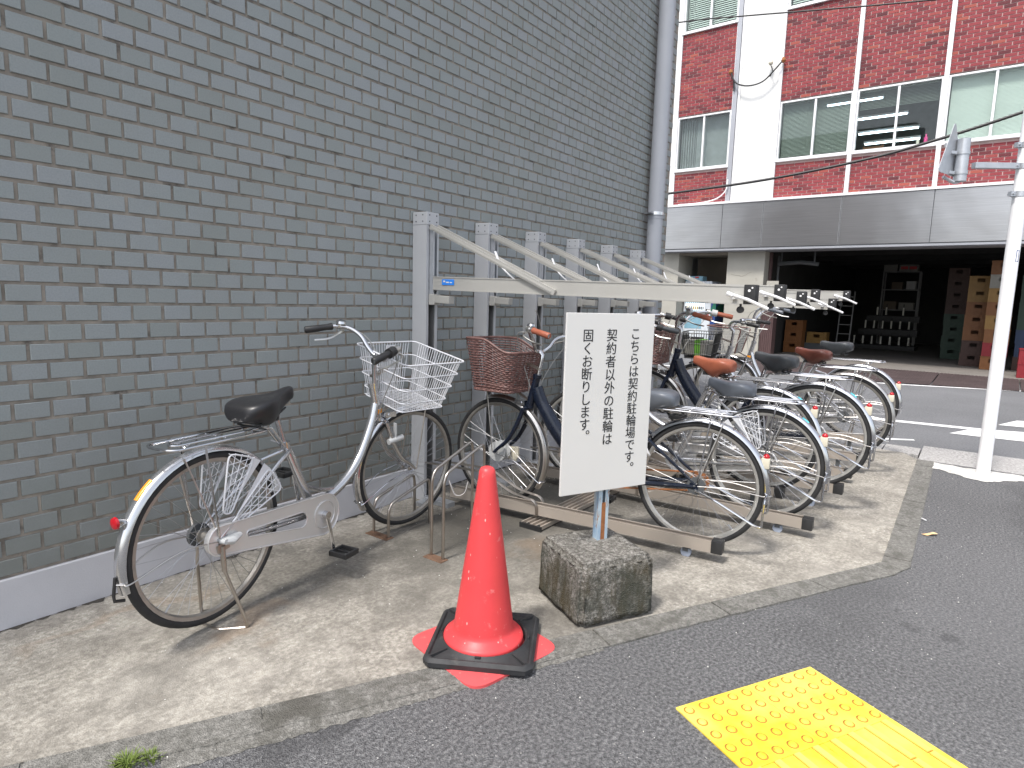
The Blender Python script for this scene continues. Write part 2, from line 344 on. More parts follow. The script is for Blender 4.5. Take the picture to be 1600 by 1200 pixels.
# ------------------------------------------------------------------ mesh helper
class MB:
    def __init__(s, T=None): s.v = []; s.f = []; s.mi = []; s.cur = 0; s.T = T
    def add(s, vs, fs):
        o = len(s.v)
        s.v += [(s.T @ Vector(p)) if s.T else Vector(p) for p in vs]
        s.f += [tuple(i+o for i in f) for f in fs]; s.mi += [s.cur]*len(fs); return s
    def box(s, x0, x1, y0, y1, z0, z1, R=None):
        vs = [Vector((x, y, z)) for z in (z0, z1) for y in (y0, y1) for x in (x0, x1)]
        if R: vs = [R @ v for v in vs]
        return s.add(vs, [(0, 2, 3, 1), (4, 5, 7, 6), (0, 1, 5, 4), (2, 6, 7, 3), (0, 4, 6, 2), (1, 3, 7, 5)])
    def bar(s, a, b, wx, wy, up=(0, 0, 1)):
        """rectangular bar from a to b, wx across (perp to up), wy along up"""
        a, b = Vector(a), Vector(b); d = (b-a).normalized(); sx = d.cross(Vector(up)).normalized(); sy = sx.cross(d)
        vs = [p+sx*i*wx/2+sy*j*wy/2 for p in (a, b) for i, j in ((-1, -1), (1, -1), (1, 1), (-1, 1))]
        return s.add(vs, [(0, 1, 2, 3), (7, 6, 5, 4), (0, 4, 5, 1), (1, 5, 6, 2), (2, 6, 7, 3), (3, 7, 4, 0)])
    def tube(s, pts, r, n=8, closed=False, cap=True, flat=1.0):
        pts = [Vector(p) for p in pts]; m = len(pts)
        rs = r if isinstance(r, (list, tuple)) else [r]*m
        tg = []
        for i in range(m):
            a = pts[(i-1) % m] if (closed or i > 0) else pts[i]; b = pts[(i+1) % m] if (closed or i < m-1) else pts[i]
            tg.append((b-a).normalized())
        ref = Vector((0, 0, 1)) if abs(tg[0].z) < .9 else Vector((0, 1, 0))
        nx = tg[0].cross(ref).normalized(); vs = []
        for i in range(m):
            nx = (nx-tg[i]*nx.dot(tg[i])).normalized(); ny = tg[i].cross(nx)
            for k in range(n):
                a = 2*math.pi*k/n; vs.append(pts[i]+nx*math.cos(a)*rs[i]+ny*math.sin(a)*rs[i]*flat)
        fs = []
        for i in range(m if closed else m-1):
            j = (i+1) % m
            for k in range(n): fs.append((i*n+k, i*n+(k+1) % n, j*n+(k+1) % n, j*n+k))
        if cap and not closed: fs += [tuple(range(n-1, -1, -1)), tuple((m-1)*n+k for k in range(n))]
        return s.add(vs, fs)
    def cyl(s, a, b, r, n=12, r2=None): return s.tube([a, b], [r, r if r2 is None else r2], n)
    def lathe(s, prof, n=32, c=(0, 0, 0)):
        c = Vector(c); vs = [c+Vector((r*math.cos(2*math.pi*k/n), r*math.sin(2*math.pi*k/n), z)) for r, z in prof for k in range(n)]
        fs = [(i*n+k, i*n+(k+1) % n, (i+1)*n+(k+1) % n, (i+1)*n+k) for i in range(len(prof)-1) for k in range(n)]
        return s.add(vs, fs)
    def prism(s, poly, z0, z1):
        n = len(poly); vs = [(x, y, z0) for x, y in poly]+[(x, y, z1) for x, y in poly]
        return s.add(vs, [tuple(range(n-1, -1, -1)), tuple(range(n, 2*n))]+[(i, (i+1) % n, n+(i+1) % n, n+i) for i in range(n)])
    def quad(s, *p): return s.add(p, [tuple(range(len(p)))])
    def build(s, name, mats, parent=None, smooth=True, bevel=0, loc=None, rot=None, ang=40):
        me = bpy.data.meshes.new(name); me.from_pydata([tuple(v) for v in s.v], [], s.f)
        mats = mats if isinstance(mats, (list, tuple)) else [mats]
        for m in mats: me.materials.append(M[m] if isinstance(m, str) else m)
        if len(mats) > 1:
            for i, p in enumerate(me.polygons): p.material_index = s.mi[i]
        me.update()
        if bevel or smooth:
            bm = bmesh.new(); bm.from_mesh(me)
            bmesh.ops.recalc_face_normals(bm, faces=bm.faces)
            if bevel:
                es = [e for e in bm.edges if len(e.link_faces) == 2 and e.calc_face_angle(0) > rad(30)]
                bmesh.ops.bevel(bm, geom=es, offset=bevel, segments=2, affect='EDGES', profile=.6)
            bm.to_mesh(me); bm.free()
        if smooth: me.shade_smooth(); me.set_sharp_from_angle(angle=rad(ang))
        o = bpy.data.objects.new(name, me); COL.objects.link(o)
        if parent: o.parent = parent
        if loc: o.location = loc
        if rot is not None: o.rotation_euler = (0, 0, rot)
        return o
def tag(o, label=None, cat=None, group=None, kind=None):
    if label: o['label'] = label
    if cat: o['category'] = cat
    if group: o['group'] = group
    if kind: o['kind'] = kind
    return o
def empty(name, loc=(0, 0, 0), rz=0, label=None, cat=None, group=None, kind=None, parent=None):
    o = bpy.data.objects.new(name, None); COL.objects.link(o); o.empty_display_size = .1
    o.location = loc; o.rotation_euler = (0, 0, rz)
    if parent: o.parent = parent
    return tag(o, label, cat, group, kind)
def inst(name, me, parent=None, loc=(0, 0, 0), rot=(0, 0, 0)):
    o = bpy.data.objects.new(name, me); COL.objects.link(o); o.location = loc; o.rotation_euler = rot
    if parent: o.parent = parent
    return o
def copy_tree(o, parent=None):
    c = o.copy(); COL.objects.link(c)
    if parent: c.parent = parent
    for ch in list(o.children): copy_tree(ch, c)
    return c
def fillet(pts, r, n=5, closed=False):
    """round the corners of a polyline"""
    pts = [Vector(p) for p in pts]; out = []; m = len(pts)
    for i in range(m):
        if not closed and i in (0, m-1): out.append(pts[i]); continue
        a, p, b = pts[(i-1) % m], pts[i], pts[(i+1) % m]
        d1, d2 = (a-p), (b-p); q = min(r, d1.length*.49, d2.length*.49)
        s1, s2 = p+d1.normalized()*q, p+d2.normalized()*q
        for k in range(n+1):
            t = k/n; out.append(s1*(1-t)**2+p*2*t*(1-t)+s2*t*t)
    return out
def bez(a, b, c, d, n=12):
    a, b, c, d = map(Vector, (a, b, c, d))
    return [a*(1-t)**3+b*3*t*(1-t)**2+c*3*t*t*(1-t)+d*t**3 for t in [i/n for i in range(n+1)]]
def spline(pts, n=6):
    pts = [Vector(p) for p in pts]; P = [pts[0]*2-pts[1]]+pts+[pts[-1]*2-pts[-2]]; out = []
    for i in range(1, len(P)-2):
        p0, p1, p2, p3 = P[i-1:i+3]
        for k in range(n):
            t = k/n; out.append(.5*((2*p1)+(p2-p0)*t+(2*p0-5*p1+4*p2-p3)*t*t+(3*p1-p0-3*p2+p3)*t**3))
    out.append(pts[-1]); return out
def proj(p):
    d = Vector(p)-Vector((0, 0, 1.28)); z = d.dot(F)
    if z < .05: return None
    return 800+983.2*d.dot(rr)/z, 600-983.2*d.dot(uu)/z, z

# ================================================================== SETTING: ground
def sheet(name, poly, mat, z=0.0, parent=None, kind='structure', sub=0):
    me = bpy.data.meshes.new(name); me.from_pydata([(x, y, z) for x, y in poly], [], [tuple(range(len(poly)))])
    me.materials.append(M[mat]); o = bpy.data.objects.new(name, me); COL.objects.link(o)
    if parent: o.parent = parent
    elif kind: o['kind'] = kind
    return o
KA, KB = (-2.2, 3.386), (3.584, .271)           # inner edge of the front kerb
kd = Vector((KB[0]-KA[0], KB[1]-KA[1])).normalized(); kn = Vector((kd.y, -kd.x))   # kn points towards the street side
sheet('ground', [(-150, -150), (200, -150), (200, 150), (-150, 150)], 'road', -.30)
sheet('road', [(6.9, -60), (60, -60), (60, 60), (6.9, 60)], 'road', -.06)
# asphalt pavement in front of the kerb
oK = .128
pA = Vector(KA)+kn*oK; 
sheet('asphalt_pavement', [(-12, -14), (6.36, -14), (6.36, .178), (3.60, .150), (pA.x, pA.y), (-12, 3.4)], 'asphalt', 0.0)
# concrete parking pad
sheet('concrete_pad', [(-1.13, 2.82), (KB[0]-.004, KB[1]-.007), (6.33, .298), (6.56, .43), (6.56, 9), (6.5, 9), (6.5, 2.82)], 'concrete', 0.004)
sheet('side_ground', [(-12, 3.4), (pA.x, pA.y), (KA[0], KA[1]), (-1.11, 2.8), (-1.11, 3.6), (-12, 3.6)], 'concrete', -0.002)
# kerb: bed plus single stones
kb = MB(); 
kb.prism([(KA[0], KA[1]), (KB[0], KB[1]), (3.62, .148), (pA.x, pA.y)][::-1], -.05, .0035)
kb.prism([(KB[0], KB[1]), (3.62, .148), (6.34, .178), (6.34, .307)], -.05, .0034)
kerb = kb.build('kerb', 'kerbstone', smooth=False); kerb['kind'] = 'structure'
LK = (Vector(KB)-Vector(KA)).length
pos = LK; k = 0; joints = [0.0]
def kstone(p0, p1, n, wd, seed):
    rnd = random.Random(seed); p0, p1 = Vector(p0), Vector(p1); d = (p1-p0).normalized(); L = (p1-p0).length
    m = MB(); N = max(4, int(L/.07)); a = []; b = []
    for i in range(N+1):
        t = .004+(L-.008)*i/N
        a.append(p0+d*t+n*rnd.uniform(.001, .004)); b.append(p0+d*t+n*(wd-rnd.uniform(.0, .008)))
    poly = a+b[::-1]
    m.prism([(q.x, q.y) for q in poly], -.04, .0075+rnd.uniform(-.0015, .0015))
    return m.build('kerb_stone', 'kerbstone', kerb, smooth=False)
# stones measured back from the corner: joint at X~2.16
tcur = LK-.03; sd = 1
lens = [.52, .60, .595, .60, .60, .6, .6, .6]
corner = MB(); corner.prism([(3.556, .286), (KB[0], KB[1]+.001), (3.66, .272), (3.625, .15), (3.50, .215), (3.44, .26)][::-1], -.04, .007)
kstone(Vector(KA)+kd*(tcur-.50), Vector(KA)+kd*(tcur-.03), kn, .126, 5); tcur -= .50
for q in range(9):
    if tcur < .2: break
    kstone(Vector(KA)+kd*(tcur-.6), Vector(KA)+kd*tcur, kn, .126, 6+q); tcur -= .6
mc = MB(); mc.prism([(3.53, .298), (KB[0], KB[1]), (3.68, .272), (3.68, .149), (3.60, .148), (3.47, .20)][::-1], -.04, .0078); mc.build('kerb_stone', 'kerbstone', kerb, smooth=False)
xs = 3.685; q = 0
while xs < 6.3:
    x2 = min(xs+.6, 6.335); kstone((xs, .272+(xs-3.58)*.0124), (x2, .272+(x2-3.58)*.0124), Vector((0, -1)), .126, 40+q); xs = x2+.004; q += 1
# mortar smear that buries the kerb beside the cone, ragged edges
rnd = random.Random(3)
def ragged(p0, p1, wd0, wd1, z, mat, name, n=40, amp=.02):
    p0, p1 = Vector(p0), Vector(p1); d = (p1-p0); nn = Vector((d.y, -d.x)).normalized(); A = []; B = []
    for i in range(n+1):
        t = i/n; c = p0+d*t; wdt = (wd0*(1-t)+wd1*t)*(1 if 0 < i < n else .2)
        A.append(c-nn*(wdt*.25+rnd.uniform(-amp, amp)*.5)); B.append(c+nn*(wdt*.75+rnd.uniform(-amp, amp)))
    m = MB(); N = len(A)
    m.add([(p.x, p.y, z) for p in A]+[(p.x, p.y, .0016) for p in B], [(i, i+1, N+i+1, N+i) for i in range(N-1)])
    return m
g0 = Vector(KA)+kd*(LK-3.2)+kn*.095; g1 = Vector(KA)+kd*(LK-1.75)+kn*.10
tag(ragged(g0, g1, .12, .05, .0098, 'kerbstone', '', 120, .005).build('mortar_smear', 'kerbstone', smooth=False), kind='structure')
# road side kerb blocks / gutter
gt = MB(); gt.box(6.565, 6.865, .60, 9.0, -.1, .0)
gt.box(6.375, 7.055, -.72, .300, -.1, .002); gt.box(6.375, 7.055, -12, -.728, -.1, .001)
gt.box(6.575, 6.90, .31, .592, -.1, .001)
tag(gt.build('road_edge_kerb', 'gutter', smooth=False, bevel=.008), kind='structure')
# white patch round the pole foot
pm = MB(); rp = random.Random(9)
ring = [(6.33, .19), (6.28, -.02), (6.30, -.22), (6.31, -.40), (6.25, -.43), (6.16, -.42), (6.10, -.40), (6.02, -.31), (5.90, -.20), (5.86, -.16), (5.93, -.04), (6.02, .08), (6.10, .18)]
pts = []
for i in range(len(ring)):
    a, b = Vector(ring[i]), Vector(ring[(i+1) % len(ring)])
    for k in range(5): pts.append(a.lerp(b, k/5)+Vector((rp.uniform(-.012, .012), rp.uniform(-.012, .012))))
c = Vector((6.15, -.1)); pm.add([(p.x, p.y, .004) for p in pts]+[(c.x, c.y, .012)], [(i, (i+1) % len(pts), len(pts)) for i in range(len(pts))][::-1])
tag(pm.build('mortar_patch', 'patch', smooth=False), kind='structure')
# crack sealing on pad edge by plinth: sandy strip
# road markings
def marking(poly, z=-.056): return tag(sheet('road_marking', poly, 'paint_line', z), kind='structure')
marking([(13.17, 1.12), (13.05, 1.12), (12.65, 6), (12.8, 6)]); marking([(13.05, 1.12), (13.17, 1.12), (14.02, -.92), (14.9, -3.2), (14.75, -3.2), (13.88, -.92)])
marking([(8.70, 3), (8.86, 3), (8.86, .72), (8.96, -.14), (9.1, -1.5), (8.94, -1.5), (8.8, -.14), (8.70, .72)])
marking([(7.22, .95), (7.31, .97), (7.66, .42), (7.60, .40)])
marking([(8.35, .136), (8.91, -.087), (8.98, -.30), (9.06, -.52), (9.3, -1.5), (8.6, -1.6), (8.40, -.50), (8.37, -.2)], -.0555)
marking([(9.42, -.313), (9.98, -.51), (10.2, -1.2), (9.55, -1.2)], -.0555)
# ramp plates in front of the garage (steel, ribbed), each plate single
ramp = MB(); 
# building frame: s to the right, b into the building
BO = Vector((15.8, 0, 0)); BA = -.0265
bd_ = Vector((math.sin(BA), -math.cos(BA), 0)); bn_ = Vector((math.cos(BA), math.sin(BA), 0)); BROT = math.atan2(bd_.y, bd_.x)
def BW(s, b, z=0): return BO+bd_*s+bn_*b+Vector((0, 0, z))

# ================================================================== grey tiled building at the left
gb = empty('tiled_building', (2.5, 2.9, 0), 0, 'building wall faced with grey glazed tiles above a pale plinth, at the left', 'building')
def atl(o): o.parent = gb; o.location = Vector(o.location)-gb.location; return o
XE = 6.56; HT = 7.4
b = MB(); b.box(-3, XE-.006, 2.806, 9, .19, HT); atl(b.build('wall', 'mortar', smooth=False))
b = MB(); b.box(-3, XE-.012, 2.788, 9, -.05, .195); atl(b.build('plinth', 'plinth', smooth=False, bevel=.004))
PXT, PZT, TW, TH = .1210, .0721, .1095, .0600
tm = MB(); ch = .0022
def tile_geo(m, x0, x1, z0, z1, y):
    vs = [(x0, 2.806, z0), (x1, 2.806, z0), (x1, 2.806, z1), (x0, 2.806, z1), (x0+.0006, y+ch, z0+.0006), (x1-.0006, y+ch, z0+.0006), (x1-.0006, y+ch, z1-.0006), (x0+.0006, y+ch, z1-.0006),
          (x0+ch, y, z0+ch), (x1-ch, y, z0+ch), (x1-ch, y, z1-ch), (x0+ch, y, z1-ch)]
    m.add(vs, [(0, 1, 5, 4), (1, 2, 6, 5), (2, 3, 7, 6), (3, 0, 4, 7), (4, 5, 9, 8), (5, 6, 10, 9), (6, 7, 11, 10), (7, 4, 8, 11), (8, 9, 10, 11)])
base = MB(); tile_geo(base, -TW/2, TW/2, -TH/2, TH/2, 2.8)
base.v = [Vector((v.x, v.y-2.8, v.z)) for v in base.v]
tmesh = base.build('tile_source', 'tile', smooth=False); tme = tmesh.data; tme.name = 'tile'; bpy.data.objects.remove(tmesh)
cells = []; rt = random.Random(11)
nrow = int((HT-.195)/PZT)
for r in range(nrow):
    z = .195+.006+r*PZT+TH/2+.006
    x = -3+((.018 if r % 2 == 0 else .0785)+3) % PXT+PXT/2
    while x < XE-.02:
        x1 = min(x+TW/2, XE); cells.append((x, z, x1-(x-TW/2))); x += PXT
def area(x, z):
    a, b2, c2, d2 = (proj((x+i*TW/2, 2.8, z+j*TH/2)) for i, j in ((-1, -1), (1, -1), (1, 1), (-1, 1)))
    if not (a and b2 and c2 and d2): return 0
    cx = (a[0]+c2[0])/2; cy = (a[1]+c2[1])/2
    if not (-10 < cx < 1610 and -10 < cy < 1210): return 0
    if 180 < cx < 450 and cy > 700 or 560 < cx < 700 and cy > 520: return 0
    return abs((c2[0]-a[0])*(d2[1]-b2[1])-(c2[1]-a[1])*(d2[0]-b2[0]))/2
order = sorted(range(len(cells)), key=lambda i: -area(cells[i][0], cells[i][1])); big = set(order[:300])
for i, (x, z, wd) in enumerate(cells):
    dy = rt.gauss(0, .0005); rz = rt.gauss(0, .003); ry = rt.gauss(0, .0014)
    if i in big:
        o = inst('tile', tme, gb, Vector((x+rt.gauss(0, .0007), 2.8+dy, z+rt.gauss(0, .0006)))-gb.location, (0, ry, rz))
    else:
        x0 = x-TW/2+rt.gauss(0, .0007)*(rt.random() < .8); zz = z+rt.gauss(0, .0006); s_ = math.sin(ry)*TW/2; c_ = math.sin(rz)*TW/2
        k0 = len(tm.v); tile_geo(tm, x0, x0+wd, zz-TH/2, zz+TH/2, 2.8+dy)
        for v in tm.v[k0:]:
            u = (v.x-x)/(TW/2); v.z -= s_*u
            if v.y < 2.805: v.y += c_*u
o = tm.build('tile_field', 'tile', gb, smooth=False, loc=-gb.location); o['kind'] = 'stuff'

# downpipe
dp = empty('downpipe', (6.02, 2.70, 0), 0, 'grey blue painted round drainpipe running up the end of the tiled wall', 'pipe')
m = MB(); m.cyl((0, 0, 0), (0, 0, 2.16), .074, 28); m.cyl((0, 0, 2.10), (0, 0, 7.3), .077, 28); m.build('pipe', 'pipe', dp)
m = MB(); m.lathe([(.0785, 2.135), (.084, 2.135), (.084, 2.165), (.0785, 2.165)], 28); m.bar((-.085, 0, 2.15), (-.13, .02, 2.15), .02, .012); m.cyl((-.10, -.02, 2.15), (-.10, .03, 2.15), .009, 8); m.cyl((-.125, -.02, 2.15), (-.125, .03, 2.15), .009, 8); m.bar((-.09, .03, 2.15), (-.09, .10, 2.15), .02, .01); m.build('pipe_bracket', 'chrome', dp)
m = MB(); m.lathe([(.0785, 5.6), (.084, 5.6), (.084, 5.63), (.0785, 5.63)], 28); m.bar((-.09, .03, 5.6), (-.09, .10, 5.6), .02, .01); m.build('pipe_bracket', 'chrome', dp)

m = MB(); dl = random.Random(31); A = []; B = []
for k in range(420):
    x = -.6+k*.017; A.append((x, 2.789, .0075)); B.append((x, 2.789-max(.002, dl.gauss(.008, .009)*(1+.9*math.sin(k*.19)*math.sin(k*.043))), .0062))
m.add(A+B, [(i, i+1, 421-1+i+1, 420+i) for i in range(419)]); tag(m.build('grime_line', 'grime', smooth=False), kind='stuff')

# ================================================================== building opposite
ob = empty('brick_office_building', BW(0, 0, 0), BROT, 'red brick office building across the road with steel band and dark open ground floor', 'building')
SL, SR, BH = -6.86, 8.2, 12.5
def bp(m, name, mat, **k): return m.build(name, mat, ob, **k)
# storey layout
ST = 3.32
bays = [(-6.688, -5.337)]+[((-4.197 if i == 0 else -4.232+1.63*i), -2.688+1.63*i) for i in range(7)]
# backing walls
m = MB(); m.box(-5.26, -4.27, 0.0, .4, 3.76, BH); m.box(SL, -6.74, -.02, .4, 3.76, BH); bp(m, 'pilaster', 'white_render', smooth=False)
bricks = []
for bi, (s0, s1) in enumerate(bays):
    for (z0, z1) in ((3.78, 4.60), (5.97, 4.60+ST), (5.97+ST, 4.60+2*ST), (5.97+2*ST, BH)):
        if z1 > BH: z1 = BH
        if z1 <= z0: continue
        m = MB(); m.box(s0, s1, .004, .25, z0, z1); bp(m, 'spandrel', 'brick_mortar', smooth=False)
        r = 0; z = z0+.004
        while z+.058 <= z1-.002:
            x = s0-(.105 if r % 2 else 0)+.004
            while x < s1-.02:
                xa, xb = max(x, s0+.002), min(x+.198, s1-.002)
                if xb-xa > .03: bricks.append((xa, xb, z, z+.056))
                x += .210
            z += .0695; r += 1
rb = random.Random(5)
def bvis(q):
    p = proj(BW((q[0]+q[1])/2, 0, (q[2]+q[3])/2))
    return (q[1]-q[0])/max(1, p[2]) if p and 1055 < p[0] < 1600 and 0 < p[1] < 330 and not(1470 < p[0] < 1510) and q[1]-q[0] > .19 else 0
bo = sorted(range(len(bricks)), key=lambda i: -bvis(bricks[i])); bbig = set(bo[:300])
q = MB(); q.box(-.098, .098, -.005, .02, -.028, .028); bo_ = q.build('b', 'brick', smooth=False); bme = bo_.data; bme.name = 'brick'; bpy.data.objects.remove(bo_)
m = MB()
for i, (xa, xb, za, zb) in enumerate(bricks):
    if i in bbig: inst('brick', bme, ob, ((xa+xb)/2, rb.uniform(-.001, .001), (za+zb)/2))
    else: m.box(xa, xb, -.005+rb.uniform(-.001, .001), .02, za, zb)
o = bp(m, 'brick_field', 'brick', smooth=False); o['kind'] = 'stuff'
# windows
wins = []
for bi, (s0, s1) in enumerate(bays):
    for lv in range(3):
        z0, z1 = 4.64+lv*ST, 5.94+lv*ST
        if lv == 0 and bi == 0: z0 = 4.64
        f = MB(); t = .035; mid = (s0+s1)/2
        f.box(s0, s0+t, -.01, .09, z0, z1); f.box(s1-t, s1, -.01, .09, z0, z1); f.box(s0+t, s1-t, -.01, .09, z1-t, z1); f.box(s0+t, s1-t, -.01, .09, z0, z0+t)
        f.box(mid-.022, mid+.022, .0, .08, z0+t, z1-t)
        fo = bp(f, 'window', 'white_trim', smooth=False)
        for (a, c) in ((s0+t, mid-.022), (mid+.022, s1-t)):
            g = MB(); g.box(a, c, .040, .046, z0+t, z1-t); g.build('pane', 'glass', fo, smooth=False)
        sl_ = MB(); sl_.box(s0-.03, s1+.03, -.06, .1, z0-.045, z0-.004); sl_.build('sill', 'white_trim', fo, smooth=False)
        wins.append((bi, lv, s0, s1, z0, z1))
# vertical white mullions between bays
for s in [-4.235]+[-2.645+1.63*i for i in range(7)]:
    m = MB(); m.box(s-.042, s+.042, -.075, .10, 3.76, BH) if s > -4.2 else m.box(s-.035, s+.035, -.05, .10, 3.76, BH); bp(m, 'mullion', 'white_trim', smooth=False)
m = MB(); m.box(-5.315, -5.215, -.05, .1, 3.70, BH); bp(m, 'mullion', 'grey_trim', smooth=False)
m = MB(); m.box(-5.335, -5.325, -.02, .1, 3.76, BH); m.box(-5.2, -5.15, -.03, .05, 3.70, BH); bp(m, 'cable_duct', 'white_trim', smooth=False)
m = MB(); m.box(-6.735, -6.69, -.04, .1, 3.76, BH); bp(m, 'mullion', 'white_trim', smooth=False)
# rooms behind the windows
for lv in range(3):
    z0 = 3.9+lv*ST; z1 = 3.9+(lv+1)*ST-.12
    m = MB()
    for (a, c) in ((SL+.02, -4.7), (-4.6, SR)):
        m.box(a, c, 4.0, 4.1, z0, z1); m.box(a, c, .26, 4.0, z0-.1, z0-.001); m.box(a, c, .26, 4.0, z1, z1+.02); m.box(a-.02, a, .26, 4.0, z0, z1); m.box(c, c+.02, .26, 4.0, z0, z1)
    bp(m, 'room', 'room_wall', smooth=False)
# blinds (each window's slats joined: too fine to tell apart)
def blind(s0, s1, z0, z1, tilt=.5, pitch=.028, b=.13, mt='blind'):
    m = MB(); z = z1
    while z > z0:
        dz = .5*.025*math.sin(tilt); db = .5*.025*math.cos(tilt)
        m.quad((s0, b-db, z-dz), (s1, b-db, z-dz), (s1, b+db, z+dz), (s0, b+db, z+dz)); z -= pitch
    m.box(s0, s1, b-.015, b+.015, z1+.005, z1+.03)
    return bp(m, 'blind', mt, smooth=False)
for (bi, lv, s0, s1, z0, z1) in wins:
    if lv == 0:
        if bi == 1: blind(s0+.05, s1-.05, z0+.08, z1-.06, .95)
        elif bi == 2: blind(s0+.05, s1-.05, z1-.42, z1-.06, .6)
        elif bi >= 3: blind(s0+.05, s1-.05, z0+.04, z1-.06, 1.25, .024, mt='blind_lit')
        elif bi == 0:
            m = MB(); 
            for k in range(40):
                x = s0+.06+k*.032; m.tube([(x, .18+.03*(k % 2), z0), (x, .18+.03*(k % 2), z1-.03)], .02, 6) if k < 12 else None
            m.box(s0+.44, s1-.04, .19, .2, z0, z1-.03)
            bp(m, 'curtain', 'curtain')
    else: blind(s0+.05, s1-.05, z0+.04, z1-.06, 1.35, .048, mt='blind_lit')
# ceiling lights of the office (lit in the photograph)
for (a, bb, z, L) in ((-2.9, 1.25, 6.05, 1.2), (-2.35, 1.2, 5.62, 1.15), (-2.2, 1.6, 5.38, 1.25), (-2.0, .9, 4.98, 1.1)):
    t = empty('ceiling_light', (a, bb, min(z, 6.9)), 0, parent=ob)
    m = MB(); m.box(-L/2, L/2, -.05, .05, .02, .06); m.build('light_housing', 'white_trim', t, smooth=False)
    m = MB(); m.cyl((-L/2+.02, 0, 0), (L/2-.02, 0, 0), .016, 8); m.build('light_tube', 'tube_light', t)
# small things on the window sill inside
# steel fascia: single panels
fx = [SL, -5.27, -4.31, -2.66, -.97, .70, 2.36, 4.0, 5.7, 7.2, SR]
for i in range(len(fx)-1):
    m = MB(); m.box(fx[i]+.006, fx[i+1]-.006, -.30, .02, 2.64, 3.68); bp(m, 'fascia_panel', 'steel_panel', smooth=False, bevel=.006)
m = MB(); m.box(SL, SR, -.29, .3, 2.62, 3.66); bp(m, 'fascia_core', 'dark_steel', smooth=False)
m = MB(); m.box(SL, SR, -.325, .02, 3.69, 3.745); bp(m, 'fascia_ledge', 'white_trim', smooth=False)
m = MB(); m.box(SL, SR, -.31, -.22, 2.575, 2.618); m.box(SL, SR, -.2, .3, 2.56, 2.6); bp(m, 'fascia_lip', 'grey_trim', smooth=False)
m = MB(); m.box(SL, SR, .0, .3, 3.745, 3.779); bp(m, 'ledge_trim', 'white_trim', smooth=False)
# ground floor left of the garage
m = MB(); m.box(SL, -6.44, 0, .9, -.1, 2.575); bp(m, 'side_pier', 'cream_wall', smooth=False)
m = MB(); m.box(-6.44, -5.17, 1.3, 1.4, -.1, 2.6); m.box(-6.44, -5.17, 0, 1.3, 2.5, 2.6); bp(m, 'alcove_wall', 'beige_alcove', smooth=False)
m = MB(); m.cyl((-5.42, 1.15, 0), (-5.42, 1.15, 2.5), .055, 16); bp(m, 'alcove_pipe', 'cream_wall')
m = MB(); m.box(-5.17, -4.27, 0, .62, -.1, 2.575)
for z in (.55, 1.1, 1.62): m.box(-5.172, -4.268, -.003, .3, z, z+.004)
bp(m, 'column', 'cream_wall', smooth=False, bevel=.012)
m = MB(); ck = [(-5.06, 2.02), (-4.93, 1.99), (-4.88, 2.0), (-4.80, 1.965), (-4.70, 2.0), (-4.62, 2.05), (-4.56, 2.07)]
for a, c in zip(ck, ck[1:]): m.bar((a[0], -.002, a[1]), (c[0], -.002, c[1]), .004, .004)
bp(m, 'crack', 'beige_alcove', smooth=False)
m = MB(); m.box(-4.262, -3.98, .05, .35, 0, 1.45); m.box(-4.262, -4.20, .35, .42, 0, 2.56)
for k in range(6): m.box(-4.25+k*.045, -4.235+k*.045, .03, .05, .02, 1.42)
bp(m, 'folded_shutter', 'rust_post', smooth=False)
m = MB(); m.box(-4.17, -3.9, -.04, -.01, 1.63, 1.86); so_ = bp(m, 'notice_plate', 'cream_wall', smooth=False)
# garage room
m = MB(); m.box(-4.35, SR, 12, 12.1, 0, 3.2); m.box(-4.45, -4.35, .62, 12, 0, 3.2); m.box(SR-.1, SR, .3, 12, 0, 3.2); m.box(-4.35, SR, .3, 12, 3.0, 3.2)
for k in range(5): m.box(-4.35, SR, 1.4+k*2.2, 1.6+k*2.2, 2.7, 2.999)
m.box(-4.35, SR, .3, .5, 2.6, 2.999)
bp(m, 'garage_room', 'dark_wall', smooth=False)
m = MB(); m.box(-4.27, SR, .0, 12, -.1, .035); m.box(-5.0, SR, -.42, -.004, -.1, .031); bp(m, 'garage_floor', 'garage_floor', smooth=False, bevel=.01)
m = MB(); m.tube([(-4.1, .6, 2.3), (-3.6, .6, 2.33), (-3.2, .6, 2.28)], .05, 8); m.cyl((-4.05, .6, 2.25), (-4.05, .6, 2.6), .02, 8); m.cyl((-3.3, .6, 2.27), (-3.3, .6, 2.6), .02, 8); m.cyl((-4.14, .7, 0.05), (-4.14, .7, 2.5), .03, 8); bp(m, 'shutter_motor', 'dark_steel')
m = MB(); m.box(SL, SR, .3, 9, 3.2, 3.3); m.box(SL, SR, .25, 9, BH-.05, BH); m.box(SL, SL+.05, .9, 9, 0, BH-.06); m.box(SR+.001, SR+.1, -.0, 9, 0, BH-.06); m.box(SL, SR, 12.2, 12.3, 0, BH); bp(m, 'shell', 'white_render', smooth=False)
